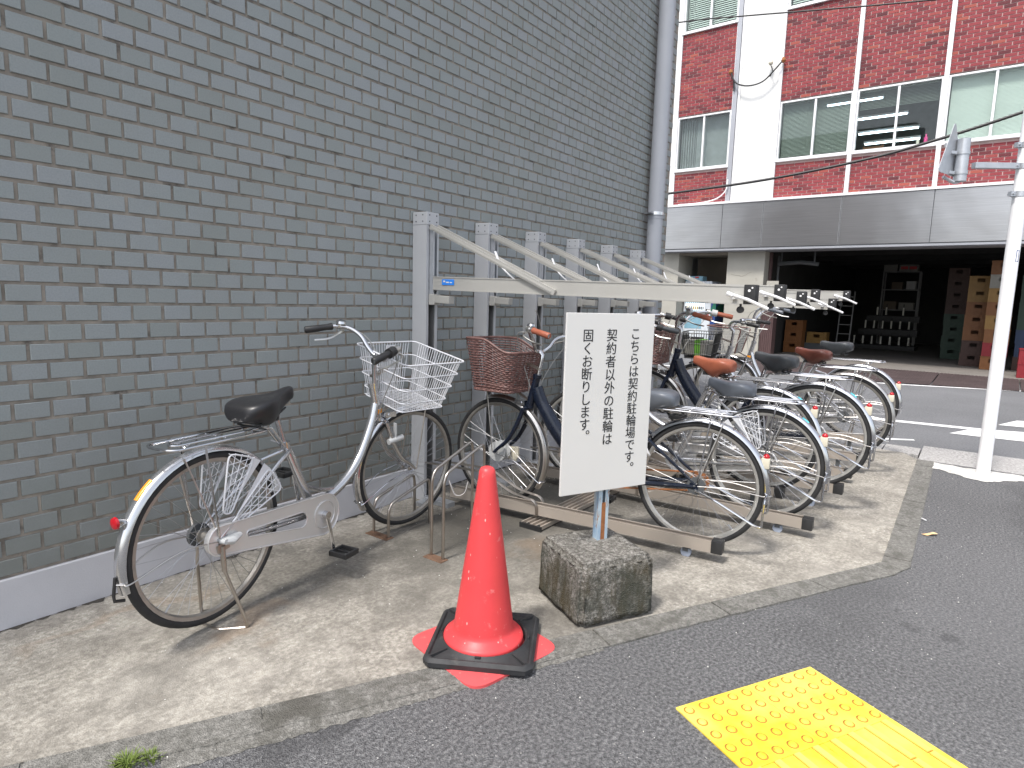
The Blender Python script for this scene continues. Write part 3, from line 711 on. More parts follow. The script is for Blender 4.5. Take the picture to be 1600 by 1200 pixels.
# ribbed ramp plates (each one a thing of its own)
def ramp_plate(s0, s1, i):
    # from the lip down to the road
    m = MB(); b0 = -.42; 
    def lo(s): return -2.60+(.30*(s+1.6))if False else -(2.62-.62*(s+1.6)/2.35) 
    z0, z1 = .022, -.052
    n = 22
    for k in range(n+1):
        pass
    vs = []; fs = []
    for k in range(n*2+1):
        t = k/(n*2); s = s0+.01+(s1-s0-.02)*t; dz = .006 if k % 2 else 0
        bl = max(-3.0, min(-.9, lo(s)))
        vs += [(s, b0-.012, z0+dz), (s, bl, z1+dz)]
    for k in range(n*2): fs.append((2*k, 2*k+1, 2*k+3, 2*k+2))
    m.add(vs, fs)
    o = m.build('ramp_plate', 'ramp_plate', smooth=False); o.location = BW(0, 0, 0); o.rotation_euler = (0, 0, BROT)
    return o
plate_lab = ['%s brown ribbed ramp plate on the road before the dark garage' % w for w in ('leftmost', 'second from left', 'third from left', 'fourth from left', 'fifth from left')]
rs = [-4.2, -3.0, -1.8, -.52, .75, 2.0]
for i in range(5): tag(ramp_plate(rs[i], rs[i+1], i), plate_lab[i], 'ramp plate', 'ramp plates along the garage lip')

# ================================================================== bicycles
def arc_pts(R, a0, a1, n, c=(0, 0, 0)):
    return [Vector((c[0]+R*math.cos(a0+(a1-a0)*i/n), c[1], c[2]+R*math.sin(a0+(a1-a0)*i/n))) for i in range(n+1)]
wheel_cache = {}
def add_wheel(root, cx, R, rimm, tyrem, T=None, hub=.022, hubm='rim_grey', nsp=32, a0=0.0):
    """rim (the wheel) with tyre, spokes and hub below it"""
    c = Vector((cx, 0, R)); rr_ = R-.030
    def tr(m): m.T = T; return m
    rim = tr(MB()); vs = []; N = 56; prof = [(-.013, .004), (-.011, -.010), (0, -.016), (.011, -.010), (.013, .004), (.010, .006), (-.010, .006)]
    for i in range(N):
        a = 2*math.pi*i/N
        for y, d in prof: vs.append(c+Vector(((rr_+d)*math.cos(a), y, (rr_+d)*math.sin(a))))
    P = len(prof); fs = [(i*P+k, i*P+(k+1) % P, ((i+1) % N)*P+(k+1) % P, ((i+1) % N)*P+k) for i in range(N) for k in range(P)]
    rim.add(vs, fs); ro = rim.build('wheel', rimm, root)
    ty = tr(MB()); vs = []; prof = [(.017*math.cos(t), .0165*math.sin(t)) for t in [math.pi*(-.22+1.44*k/8) for k in range(9)]]+[(-.010, -.013), (.010, -.013)]
    for i in range(N):
        a = 2*math.pi*i/N
        for y, d in prof: vs.append(c+Vector(((R-.0165+d)*math.cos(a), y, (R-.0165+d)*math.sin(a))))
    P = len(prof); fs = [(i*P+k, i*P+(k+1) % P, ((i+1) % N)*P+(k+1) % P, ((i+1) % N)*P+k) for i in range(N) for k in range(P)]
    ty.add(vs, fs); ty.build('tyre', tyrem, ro)
    sp = tr(MB())
    for i in range(nsp):
        side = 1 if i % 2 else -1; a = 2*math.pi*i/nsp+a0; ha = a+(1.15 if (i//2) % 2 else -1.15)
        hr = max(hub*.9, .02)
        sp.tube([c+Vector((hr*math.cos(ha), side*.026, hr*math.sin(ha))), c+Vector(((rr_-.012)*math.cos(a), side*.002, (rr_-.012)*math.sin(a)))], .00095, 4, cap=False)
    vv = 4.0; sp.cyl(c+Vector(((rr_-.012)*math.cos(vv), 0, (rr_-.012)*math.sin(vv))), c+Vector(((rr_-.045)*math.cos(vv), 0, (rr_-.045)*math.sin(vv))), .0035, 6)
    sp.build('spokes', 'spoke', ro)
    h = tr(MB()); h.tube([c+Vector((0, y, 0)) for y in (-.055, -.031, -.029, -.024, -.022, .022, .024, .029, .031, .055)], [.006, .008, hub, hub, hub*.6, hub*.6, hub, hub, .008, .006], 14)
    h.build('hub', hubm, ro)
    return ro
def guard_strip(T, R, cx, a0, a1, n=30, w=.022):
    m = MB(T); prof = [(-w-.003, -.014), (-w, -.003), (-w*.6, .004), (0, .007), (w*.6, .004), (w, -.003), (w+.003, -.014), (w+.001, -.014), (w-.002, -.004), (w*.55, .002), (0, .005), (-w*.55, .002), (-w+.002, -.004), (-w-.001, -.014)]
    vs = []; P = len(prof)
    for i in range(n+1):
        a = a0+(a1-a0)*i/n
        for y, d in prof: vs.append((cx+(R+d)*math.cos(a), y, R0z+(R+d)*math.sin(a)))
    fs = [(i*P+k, i*P+(k+1) % P, (i+1)*P+(k+1) % P, (i+1)*P+k) for i in range(n) for k in range(P)]
    fs += [tuple(range(P)), tuple(n*P+k for k in range(P-1, -1, -1))]
    m.add(vs, fs); return m
R0z = .33
def wire_basket(T, cx, z0, z1, wt, wb, lt, lb, mat, root, rings=4, sp=.021, wr=.0021, rr_=.0032, badge=True, cut=0):
    """tapered wire basket centred on cx; wt/lt width and length at the top"""
    m = MB(T)
    def rect(t, n=0):
        W = wb+(wt-wb)*t; L = lb+(lt-lb)*t; z = z0+(z1-z0)*t
        return [Vector((cx-L/2, -W/2, z)), Vector((cx+L/2, -W/2, z)), Vector((cx+L/2, W/2, z)), Vector((cx-L/2, W/2, z))]
    for i in range(rings):
        t = 1-i*(.82/(rings-1)); m.tube(fillet(rect(t), .035, 4, True), rr_ if i else rr_*1.3, 6, closed=True)
    m.tube(fillet(rect(0), .03, 4, True), rr_, 6, closed=True)
    a, b = rect(0), rect(1)
    for k in range(4):
        p0, p1, q0, q1 = a[k], a[(k+1) % 4], b[k], b[(k+1) % 4]; n = max(3, int((q1-q0).length/sp))
        for i in range(1, n):
            t = i/n; tt = .06+.88*t
            m.tube([p0.lerp(p1, tt), q0.lerp(q1, tt)], wr, 5, cap=False)
    # zig zag floor
    L, W = lb-.01, wb-.01; n = int(W/.020); 
    for i in range(n+1):
        y = -W/2+W*i/n; pts = []; kk = int(L/.016)
        for j in range(kk+1): pts.append((cx-L/2+L*j/kk, y+(.008 if (j+i) % 2 else -.008), z0))
        m.tube(pts, wr, 4, cap=False)
    o = m.build('basket', mat, root)
    if badge:
        bm_ = MB(T); bm_.box(cx-.01, cx+.05, wt/2-.022, wt/2-.018, z1-.045, z1-.012); bm_.build('name_plate', 'white_wire', o, smooth=False)
    return o
def wicker_basket(T, cx, z0, z1, wt, wb, lt, lb, root, dip=.07):
    m = MB(T)
    def ring(t, amp=0, ph=0, n=64, top=False):
        W = wb+(wt-wb)*t; L = lb+(lt-lb)*t; z = z0+(z1-z0)*t; pts = []
        base_ = fillet([Vector((cx-L/2, -W/2, 0)), Vector((cx+L/2, -W/2, 0)), Vector((cx+L/2, W/2, 0)), Vector((cx-L/2, W/2, 0))], .05, 5, True)
        # resample
        P = base_+[base_[0]]; tot = sum((P[i+1]-P[i]).length for i in range(len(P)-1)); out = []; acc = 0; j = 0
        for k in range(n):
            d = tot*k/n
            while acc+(P[j+1]-P[j]).length < d: acc += (P[j+1]-P[j]).length; j += 1
            p = P[j].lerp(P[j+1], (d-acc)/max(1e-9, (P[j+1]-P[j]).length)); cdir = Vector((p.x-cx, p.y, 0)).normalized()
            s = amp*(1 if (k+ph) % 2 else -1); q = p+cdir*s; drop = 0
            bk = max(0, min(1, (cx+L*.15-q.x)/(L*.55)))
            q.z = z-dip*t*(bk*bk*(3-2*bk)); out.append(q)
        return out
    NR = 19
    for i in range(NR): m.tube(ring((i+.5)/NR*.97, .0036, i % 2), .0040, 4, closed=True)
    for k in range(0, 64, 2):
        col = [ring(t, 0)[k] for t in (0, .25, .5, .75, 1)]
        m.tube(col, .0030, 4, cap=False)
    m.tube(ring(1.0, 0), .0065, 7, closed=True); m.tube(ring(.985, 0), .005, 6, closed=True); m.tube(ring(0, 0), .007, 6, closed=True); m.tube(ring(.14, 0), .0052, 6, closed=True)
    # woven floor
    for i in range(14):
        y = -wb/2+.015+(wb-.03)*i/13; m.tube([(cx-lb/2+.01, y, z0+.004), (cx+lb/2-.01, y, z0+.004)], .0045, 4)
    m.box(cx-lb/2+.02, cx+lb/2-.02, -wb/2+.02, wb/2-.02, z0-.002, z0)
    return m.build('basket', 'wicker', root)
def saddle_mesh(root, x0, x1, ztop, mat, tilt=.04, wide=.102, cover=False):
    """loft from nose (x1) to rear (x0)"""
    L = x1-x0; secs = [(0.0, .48, -.030, .022), (.03, .74, -.012, .045), (.12, .96, .0, .064), (.26, 1.0, .003, .088), (.42, .88, -.002, .106), (.55, .64, -.007, .100), (.67, .40, -.008, .074), (.80, .27, -.005, .050), (.92, .22, -.003, .038), (.98, .18, -.008, .028), (1.0, .06, -.020, .010)]
    m = MB(); K = 16; vs = []; rnd = random.Random(5)
    for (t, wf, dz, dep) in secs:
        x = x0+L*t; hw = wide*wf
        for k in range(K):
            a = math.pi*2*k/K; cy = math.cos(a); sz = math.sin(a)
            y = hw*(abs(cy)**.75)*(1 if cy > 0 else -1)
            z = (abs(sz)**.8)*(1 if sz > 0 else -1)
            zz = .026*z if z > 0 else dep*z
            if z > 0: zz -= .008*(1-abs(cy))*(1 if .1 < t < .7 else 0)
            if cover and z <= 0.3: y *= 1+.05*rnd.uniform(-1, 1); zz += rnd.uniform(-.006, .006)
            vs.append((x, y, ztop-.024+dz+zz+tilt*(t-.5)*L*1.2))
    fs = [(i*K+k, i*K+(k+1) % K, (i+1)*K+(k+1) % K, (i+1)*K+k) for i in range(len(secs)-1) for k in range(K)]+[tuple(range(K)), tuple((len(secs)-1)*K+k for k in range(K))]
    m.add(vs, fs); o = m.build('saddle', mat, root, ang=80)
    md = o.modifiers.new('s', 'SUBSURF'); md.levels = md.render_levels = 1
    s = MB(); zb = ztop-.105
    for sy in (-.055, .055):
        hx = x0+.06; pts = [(hx+.014*math.cos(t), sy+.014*math.sin(t), zb-.012+.048*t/(8*math.pi)) for t in [i*.6 for i in range(42)]]
        s.tube(pts, .0028, 5)
    s.tube([(x0+.06, -.055, zb-.012), (x0+.12, -.03, zb), (x0+.2, -.016, zb+.012), (x1-.05, -.012, zb+.035)], .004, 6)
    s.tube([(x0+.06, .055, zb-.012), (x0+.12, .03, zb), (x0+.2, .016, zb+.012), (x1-.05, .012, zb+.035)], .004, 6)
    s.tube([(x0+.06, -.055, zb-.012), (x0+.04, 0, zb-.01), (x0+.06, .055, zb-.012)], .0045, 6)
    s.box(x0+.13, x0+.20, -.02, .02, zb-.012, zb+.012); s.build('saddle_springs', 'black', o)
    return o

def bicycle(cfg):
    global R0z
    L, R = cfg.get('L', 1.18), cfg.get('R', .325); R0z = R
    root = empty('bicycle', cfg['loc'], cfg['rz'], cfg['label'], 'bicycle', cfg.get('group'))
    fm = cfg.get('frame', 'silver'); sx = L/1.223
    hx = lambda v: v*sx
    ax0 = Vector((hx(.985), 0, .72)); st = rad(cfg.get('steer', 0))
    axis = Vector((-.22, 0, 1)).normalized()
    T = Matrix.Translation(ax0) @ Matrix.Rotation(st, 4, axis) @ Matrix.Translation(-ax0)
    TB = Matrix.Translation(ax0) @ Matrix.Rotation(st, 4, axis) @ Matrix.Rotation(rad(cfg.get('lean', 0)), 4, 'X') @ Matrix.Translation(-ax0)
    navy = cfg.get('navy', False)
    # frame
    f = MB(); ht, hb = Vector((hx(.973), 0, .795)), Vector((hx(1.015), 0, .625)); bb = Vector((hx(.545), 0, .265)); cl = Vector((hx(.385), 0, .612)); rax = Vector((0, 0, R))
    f.tube([hb, ht], [.024, .021], 14); f.tube([ht+Vector((0, 0, -.004)), ht+Vector((-.004, 0, .018))], .025, 14)
    f.tube([hb+Vector((0, 0, -.012)), hb], .026, 14)
    if navy:
        f.tube(spline([(hx(.975), 0, .735), (hx(.93), 0, .64), (hx(.83), 0, .50), (hx(.72), 0, .385), (hx(.60), 0, .30), bb], 5), [.040]*6+[.044]*10+[.040]*5+[.034]*5, 14, flat=.75)
        f.tube([bb, (hx(.47), 0, .43), cl], .020, 12)
        f.tube([Vector(bb)+Vector((0, 0, .02)), (hx(.42), 0, .36), (hx(.40), 0, .50)], .012, 8)
    else:
        f.tube(spline([(hx(.99), 0, .70), (hx(.955), 0, .60), (hx(.86), 0, .445), (hx(.75), 0, .355), (hx(.62), 0, .305), (hx(.52), 0, .30)], 6), .0225, 14)
        f.tube(spline([(hx(.70), 0, .335), (hx(.60), 0, .355), (hx(.50), 0, .40), (hx(.455), 0, .45)], 4), .011, 8)
        f.tube([bb, cl], [.021, .0175], 12)
    f.tube([bb+Vector((0, -.036, 0)), bb+Vector((0, .036, 0))], .024, 14)
    for s in (-1, 1):
        f.tube(fillet([bb+Vector((-.02, s*.022, .0)), (hx(.30), s*.042, .285), rax+Vector((.01, s*.062, -.004))], .1), [.011]*1+[.0095]*8, 8) if not navy else f.tube([bb+Vector((-.02, s*.03, 0)), rax+Vector((.01, s*.062, -.004))], [.016, .012], 8)
        f.tube([cl+Vector((.004, s*.018, -.03)), (hx(.30), s*.05, .555), rax+Vector((.0, s*.062, .006))], [.009, .0085, .0075], 8)
        f.bar(rax+Vector((-.015, s*.064, -.004)), rax+Vector((.03, s*.064, .0)), .006, .03)
    f.build('frame', fm, root)
    if cfg.get('dot', True):
        m = MB(); m.cyl((hx(.967), -.028 if navy else -.0255, .685 if navy else .665), (hx(.967), -.045 if navy else -.030, .686 if navy else .666), .012, 10)
        if not navy: m = MB(); m.tube([(hx(1.003), 0, .655), (hx(1.000), 0, .672)], .0262, 16)
        m.build('band', 'orange_lens', root)
    if navy:
        m = MB(); m.box(hx(.30), hx(.47), -.045, .045, .30, .345) if False else None
        m.bar((hx(.36), 0, .33), (hx(.335), 0, .56), .075, .085, up=(1, 0, 0)); m.build('battery', 'black', root, bevel=.01)
        m = MB(); m.box(hx(.47), hx(.60), -.058, .058, .215, .31); m.cyl((hx(.545), -.066, .262), (hx(.545), .066, .262), .052, 18); m.build('motor_cover', 'plastic_grey', root, bevel=.01)
    # seat post, saddle
    m = MB(); m.tube([cl+Vector((.004, 0, -.03)), (hx(.335), 0, cfg.get('sz', .82)-.085)], .0125, 12); m.tube([cl+Vector((0, -.0, -.012)), cl+Vector((-.003, 0, .012))], .0225, 14)
    m.tube([cl+Vector((0, .02, 0)), cl+Vector((-.01, .07, .01))], .004, 6); m.build('seat_post', 'chrome', root)
    sxo = cfg.get('sx', 0)
    saddle_mesh(root, hx(.135)+sxo, hx(.135)+sxo+cfg.get('slen', .275), cfg.get('sz', .82), cfg.get('saddle', 'vinyl_black'), cover=cfg.get('cover', False), tilt=cfg.get('stilt', .05))
    # fork
    m = MB(T); cr = Vector((hx(1.03), 0, .60)); fa = Vector((L, 0, R))
    m.tube([hb, cr+Vector((.0, 0, .01))], .018, 10); m.tube([cr+Vector((0, -.05, .005)), cr+Vector((0, 0, .018)), cr+Vector((0, .05, .005))], [.012, .016, .012], 10)
    for s in (-1, 1):
        m.tube(spline([cr+Vector((0, s*.046, .01)), (hx(1.075), s*.050, .50), (hx(1.13), s*.054, .41), (L-.03, s*.058, R+.03), fa+Vector((0, s*.058, 0))], 4), [.0135]*6+[.012]*5+[.010]*6, 10)
    m.build('fork', fm if navy else cfg.get('forkm', 'chrome'), root)
    # wheels
    add_wheel(root, 0, R, cfg.get('rim', 'rim'), 'rubber', None, .032, cfg.get('rhub', 'rim_grey'), 36)
    motor = cfg.get('motor', False)
    add_wheel(root, L, R, cfg.get('frim', cfg.get('rim', 'rim')), 'rubber', T, .062 if motor else .02, 'plastic_grey' if motor else 'chrome', 36, .05)
    if motor:
        m = MB(T); m.bar((L-.02, -.062, R-.01), (L-.10, -.062, R-.075+.07), .02, .07); m.box(L-.09, L+.02, -.070, -.05, R-.06, R+.02); m.build('motor_bracket', 'cream_plastic', root, bevel=.008)
    # mudguards
    fend = cfg.get('fender', 'chrome')
    a1 = rad(cfg.get('fend_end', 190))
    g = guard_strip(None, R+.014, 0, rad(28), a1); go = g.build('rear_mudguard', fend, root)
    s = MB(); 
    for sd in (-1, 1):
        e = Vector(((R+.014)*math.cos(a1-.12), sd*.024, R+(R+.014)*math.sin(a1-.12)))
        s.tube(spline([rax+Vector((-.01, sd*.066, 0)), rax+Vector((-.16, sd*.062, .012)), e+Vector((.02, sd*.012, 0)), e], 5), .0028, 6)
        ar = rad(108); e2 = Vector(((R+.016)*math.cos(ar), sd*.026, R+(R+.016)*math.sin(ar)))
        s.tube([rax+Vector((-.004, sd*.068, .01)), e2], .0034, 6)
        s.bar(e2+Vector((0, 0, -.01)), e2+Vector((0, 0, .035)), .014, .004)
    e = Vector(((R+.014)*math.cos(a1-.12), 0, R+(R+.014)*math.sin(a1-.12))); s.tube([e+Vector((0, -.025, 0)), e+Vector((-.014, 0, .0)), e+Vector((0, .025, 0))], .003, 6)
    s.build('mudguard_stay', 'rustchrome', go)
    g = guard_strip(T, R+.014, L, rad(72), rad(212)); gf = g.build('front_mudguard', 'chrome' if not navy else 'rustchrome', root)
    s = MB(T); af = rad(203)
    for sd in (-1, 1):
        e = Vector((L+(R+.014)*math.cos(af), sd*.026, R+(R+.014)*math.sin(af)))
        s.tube(spline([(L, sd*.064, R), (L-.16, sd*.060, R-.035), e+Vector((.012, sd*.01, .0)), e], 5), .0026, 6)
    e = Vector((L+(R+.014)*math.cos(af), 0, R+(R+.014)*math.sin(af))); s.tube([e+Vector((0, -.026, 0)), e+Vector((-.013, 0, -.004)), e+Vector((0, .026, 0))], .0026, 6)
    s.build('mudguard_stay', 'chrome', gf)
    # rear lamp, reflectors
    al = rad(cfg.get('lamp_a', 152)); lp = Vector(((R+.02)*math.cos(al), 0, R+(R+.02)*math.sin(al)))
    if cfg.get('lamp', 'cone') == 'cone':
        m = MB(); m.tube([lp, lp+Vector((-.03, 0, .004))], [.010, .021], 16); lo = m.build('rear_lamp', 'chrome', root)
        m = MB(); m.tube([lp+Vector((-.029, 0, .004)), lp+Vector((-.036, 0, .004)), lp+Vector((-.041, 0, .004))], [.0215, .019, .008], 16); m.build('lamp_lens', 'red_lens', lo)
        m = guard_strip(None, R+.0175, 0, rad(128), rad(141), 6, .014); m.build('reflector', 'orange_lens', root)
        e = Vector(((R+.02)*math.cos(a1-.02), 0, R+(R+.02)*math.sin(a1-.02)))
        m = MB(); m.tube([e+Vector((-.012, 0, .06)), e+Vector((-.02, 0, .0)), e+Vector((-.018, 0, -.02)), e+Vector((.015, 0, -.03))], .006, 6); m.build('mudguard_tip', 'black', root)
    else:
        m = MB(); m.box(lp.x-.036, lp.x+.004, -.018, .018, lp.z-.045, lp.z+.008); lo = m.build('rear_lamp', 'cream_plastic', root, bevel=.006)
        m = MB(); m.tube([(lp.x-.016, 0, lp.z+.006), (lp.x-.019, 0, lp.z+.016), (lp.x-.022, 0, lp.z+.024), (lp.x-.024, 0, lp.z+.027)], [.016, .016, .011, .003], 14); m.build('lamp_lens', 'red_lens', lo, bevel=.005)
        if cfg.get('turq', True): m = guard_strip(None, R+.0165, 0, rad(122), rad(129), 4, .013); m.build('sticker', 'turq', root)
    # rear rack
    if cfg.get('rack', True):
        m = MB(); z = R+.378; xb, xf = -.19, .25
        m.tube(fillet([(xf, -.045, z-.006), (xf-.04, -.078, z), (xb+.02, -.078, z), (xb, -.04, z), (xb, .04, z), (xb+.02, .078, z), (xf-.04, .078, z), (xf, .045, z-.006)], .05, 5), .0052, 8)
        m.tube([(xf, -.045, z-.006), (xf, .045, z-.006)], .0045, 6)
        m.tube(fillet([(xf-.03, -.026, z+.002), (xb+.06, -.026, z+.002), (xb+.045, 0, z+.002), (xb+.06, .026, z+.002), (xf-.03, .026, z+.002)], .03, 4), .0042, 8)
        for x in (xf-.06, xf-.19, xb+.09): m.tube([(x, -.078, z-.002), (x, .078, z-.002)], .0035, 6)
        m.tube([(xf, -.02, z-.006), (xf+.05, -.016, z-.01), (hx(.385)-.01, -.012, .60)], .0045, 6); m.tube([(xf, .02, z-.006), (xf+.05, .016, z-.01), (hx(.385)-.01, .012, .60)], .0045, 6)
        m.tube(fillet([(xb+.10, -.028, z-.0), (xb+.115, -.014, R+R+.026), (xb+.115, .014, R+R+.026), (xb+.10, .028, z)], .01), .004, 6)
        for s in (-1, 1): m.tube([(xb+.14, s*.066, z), (xb+.14, s*.070, z-.04), (-.01, s*.072, R+.02)], .0045, 6)
        m.build('rear_rack', cfg.get('rackm', 'chrome'), root)
    # skirt guard fans
    if cfg.get('skirt', False):
        for s in (-1, 1):
            m = MB(); y = s*.060; c0 = Vector((0, y, R)); ra, rb_ = .10, R-.005
            A0, A1 = rad(22), rad(82)
            def P(r, a): return Vector((r*math.cos(a), y+s*.008*(r/R), R+r*math.sin(a)))
            for a_, b_ in ((22, 44), (60, 82)):
                a_, b_ = rad(a_), rad(b_)
                m.tube(fillet([P(ra, a_), P(rb_, a_), P(rb_, b_), P(ra, b_)], .03, 3, True), .0035, 5, closed=True)
                for i in range(1, 5):
                    t = i/5; r = ra+(rb_-ra)*t; m.tube([P(r, a_), P(min(rb_, r+.07), b_)], .0017, 4, cap=False); m.tube([P(r, b_), P(min(rb_, r+.07), a_)], .0017, 4, cap=False)
                for i in range(1, 4): m.tube([P(ra, a_+(b_-a_)*i/4), P(rb_, a_+(b_-a_)*i/4)], .0018, 4, cap=False)
            m.add([P(.16, rad(61)), P(rb_, rad(54)), P(rb_, rad(62)), P(.10, rad(62))], [(0, 1, 2, 3)]); m.add([P(.16, rad(43)), P(rb_, rad(42)), P(rb_, rad(50)), P(.10, rad(44))], [(0, 1, 2, 3)])
            m.build('skirt_guard', 'white_wire', root)
    # chain case
    y = -.066
    if cfg.get('case', True):
        cm = cfg.get('casem', 'case')
        r1, r2 = .056, .092; out = []; ca, cb = Vector((0.0, 0, R)), bb
        d = (cb-ca); a_ = math.atan2(d.z, d.x)
        for k in range(17): t = a_-math.pi/2+math.pi*k/16*1.0; out.append((cb.x+r2*math.cos(t), cb.z+r2*math.sin(t)))
        for k in range(17): t = a_+math.pi/2+math.pi*k/16; out.append((ca.x+r1*math.cos(t), ca.z+r1*math.sin(t)))
        # slot opening
        s0, s1 = ca.lerp(cb, .24), ca.lerp(cb, .74); ins = []
        for k in range(17): t = a_-math.pi/2+math.pi*k/16; ins.append((s1.x+.034*math.cos(t), s1.z+.034*math.sin(t)))
        for k in range(17): t = a_+math.pi/2+math.pi*k/16; ins.append((s0.x+.014*math.cos(t), s0.z+.014*math.sin(t)))
        m = MB(); n = len(out); vs = [(x, y, z) for x, z in out]+[(x, y, z) for x, z in ins]+[(x, y+.022, z) for x, z in out]+[(x, y+.004, z) for x, z in ins]
        fs = [(i, (i+1) % n, n+(i+1) % n, n+i) for i in range(n)]+[(i, (i+1) % n, 2*n+(i+1) % n, 2*n+i) for i in range(n)]+[(n+i, n+(i+1) % n, 3*n+(i+1) % n, 3*n+i) for i in range(n)]
        m.add(vs, fs)
        # raised rim lines
        m.tube([(x*1.0, y-.001, z) for x, z in out], .0035, 6, closed=True); m.tube([(x, y, z) for x, z in ins], .0032, 6, closed=True)
        m.tube([(cb.x+.062*math.cos(t), y-.002, cb.z+.062*math.sin(t)) for t in [2*math.pi*k/28 for k in range(28)]], .003, 5, closed=True)
        co_ = m.build('chain_case', cm, root)
        m = MB(); m.tube([(.0, y-.012, R), (.03, y-.016, R-.004), (.075, y-.012, R+.004)], [.018, .026, .014], 12, flat=.7); m.tube([(.0, y-.03, R), (.0, y+.0, R)], [.010, .012], 10); m.build('hub_cover', 'plastic_grey', co_)
        m = MB(); m.cyl((0, -.060, R), (0, -.045, R), .03, 16); m.tube([(0.03, -.05, R+.022), (hx(.5), -.05, .30)], .004, 5); m.tube([(0.03, -.05, R-.022), (hx(.5), -.05, .215)], .004, 5); m.build('chain', 'dark_steel', root)
    else:
        m = MB(); m.cyl((0, -.040, R), (0, -.033, R), .05, 20); m.tube([(0.0, -.037, R+.05), (hx(.5), -.037, .32)], .005, 5); m.tube([(0, -.037, R-.05), (hx(.5), -.037, .21)], .005, 5); m.cyl((bb.x, -.038, bb.z), (bb.x, -.034, bb.z), .08, 26); m.build('chain', 'rust', root)
    # cranks and pedals
    ca = rad(cfg.get('crank', -84))
    for s, ang in ((-1, ca), (1, ca+math.pi)):
        c0 = bb+Vector((0, s*.078, 0)); e = c0+Vector((.165*math.cos(ang), s*.022, .165*math.sin(ang)))
        m = MB(); m.cyl(bb+Vector((0, s*.03, 0)), c0+Vector((0, s*.012, 0)), .017, 14); m.tube([c0, c0.lerp(e, .5)+Vector((0, s*.004, 0)), e], [.012, .009, .0105], 8, flat=.7); co = m.build('crank', 'chrome', root)
        m = MB(); px, py, pz = e.x, e.y+s*.012, e.z; 
        for yy in (0, .085): m.box(px-.045, px+.045, min(py+s*yy, py+s*(yy+.012)), max(py+s*yy, py+s*(yy+.012)), pz-.012, pz+.012)
        for xx in (-.045, .033): m.box(px+xx, px+xx+.012, min(py, py+s*.095), max(py, py+s*.095), pz-.0115, pz+.0115)
        m.box(px-.006, px+.006, min(py, py+s*.095), max(py, py+s*.095), pz-.007, pz+.007)
        for q in (-.028, .022): m.bar((px+q, py+s*.01, pz), (px+q*.3, py+s*.085, pz), .005, .008)
        m.build('pedal', 'black', co, bevel=.003)
    # stand
    if cfg.get('stand', 'down') == 'down':
        m = MB(); zf = -cfg['loc'][2]+.004
        m.tube(fillet([(-.0, -.066, R-.01), (.0, -.070, R-.10), (.05, -.125, zf+.03), (.055, -.13, zf), (-.01, -.05, zf), (-.01, .05, zf), (.055, .13, zf), (.05, .125, zf+.03), (.0, .070, R-.10), (0, .066, R-.01)], .02, 4), .0065, 8)
        m.tube([(0.0, -.072, R-.02), (.004, -.074, R-.12)], .0095, 10); m.bar((-.02, -.070, R-.03), (.03, -.070, R-.02), .008, .03)
        m.build('kickstand', 'stainless', root)
    else:
        m = MB()
        m.tube(fillet([(0, -.072, R-.02), (-.10, -.10, R-.045), (-.30, -.13, R-.13), (-.33, -.12, R-.14), (-.335, -.12, R+.0), (-.335, .12, R+.0), (-.33, .12, R-.14), (-.30, .13, R-.13), (-.10, .10, R-.045), (0, .072, R-.02)], .02, 4), .006, 8)
        m.tube([(0, -.072, R-.02), (-.1, -.10, R-.045)], .0095, 10); m.build('kickstand', 'chrome', root)
    # rear brake drum and lock
    m = MB(); m.cyl((0, .05, R), (0, .066, R), .045, 20); m.tube([(0, .064, R), (.16, .06, R-.02)], .006, 6); m.build('drum_brake', 'dark_steel', root)
    m = MB(); lc = Vector((hx(.275), 0, .475)); m.tube([lc+Vector((0.02*math.sin(t), .052*math.cos(t), .045*math.sin(t))) for t in [i*math.pi*1.5/14-.25*math.pi for i in range(15)]], .009, 8); m.box(lc.x-.012, lc.x+.012, -.068, -.046, lc.z-.03, lc.z+.02); m.build('ring_lock', 'plastic_grey' if not navy else 'white_steel', root, bevel=.004)
    # handlebar
    hz = cfg.get('hz', 0)
    sb = Vector((hx(.945), 0, .945+hz)); m = MB(TB)
    m.tube([ht+Vector((0, 0, 0)), sb+Vector((.012, 0, -.03)), sb+Vector((.01, 0, 0)), sb+Vector((.03, 0, .018))], [.0115, .0115, .013, .017], 12)
    bars = {}
    for s in (-1, 1):
        pts = [sb+Vector((.033, 0, .02)), sb+Vector((.035, s*.04, .022)), sb+Vector((.02, s*.085, .055)), sb+Vector((-.01, s*.135, .10)), sb+Vector((-.06, s*.19, .125)), sb+Vector((-.13, s*.235, .125)), sb+Vector((-.20, s*.262, .11)), sb+Vector((-.27, s*.280, .095))]
        if cfg.get('flat', False): pts = [sb+Vector((.033, 0, .02)), sb+Vector((.03, s*.06, .03)), sb+Vector((.02, s*.12, .06)), sb+Vector((-.01, s*.18, .085)), sb+Vector((-.06, s*.235, .09)), sb+Vector((-.13, s*.27, .08)), sb+Vector((-.20, s*.29, .07)), sb+Vector((-.24, s*.30, .065))]
        if cfg.get('hx2'): pts = [p_+Vector((cfg['hx2']*max(0, min(1, (i_-2)/3)), 0, 0)) for i_, p_ in enumerate(pts)]
        m.tube(spline(pts, 5), .0112, 12); bars[s] = pts
    m.build('handlebar', 'chrome', root)
    gm = cfg.get('grip', 'black')
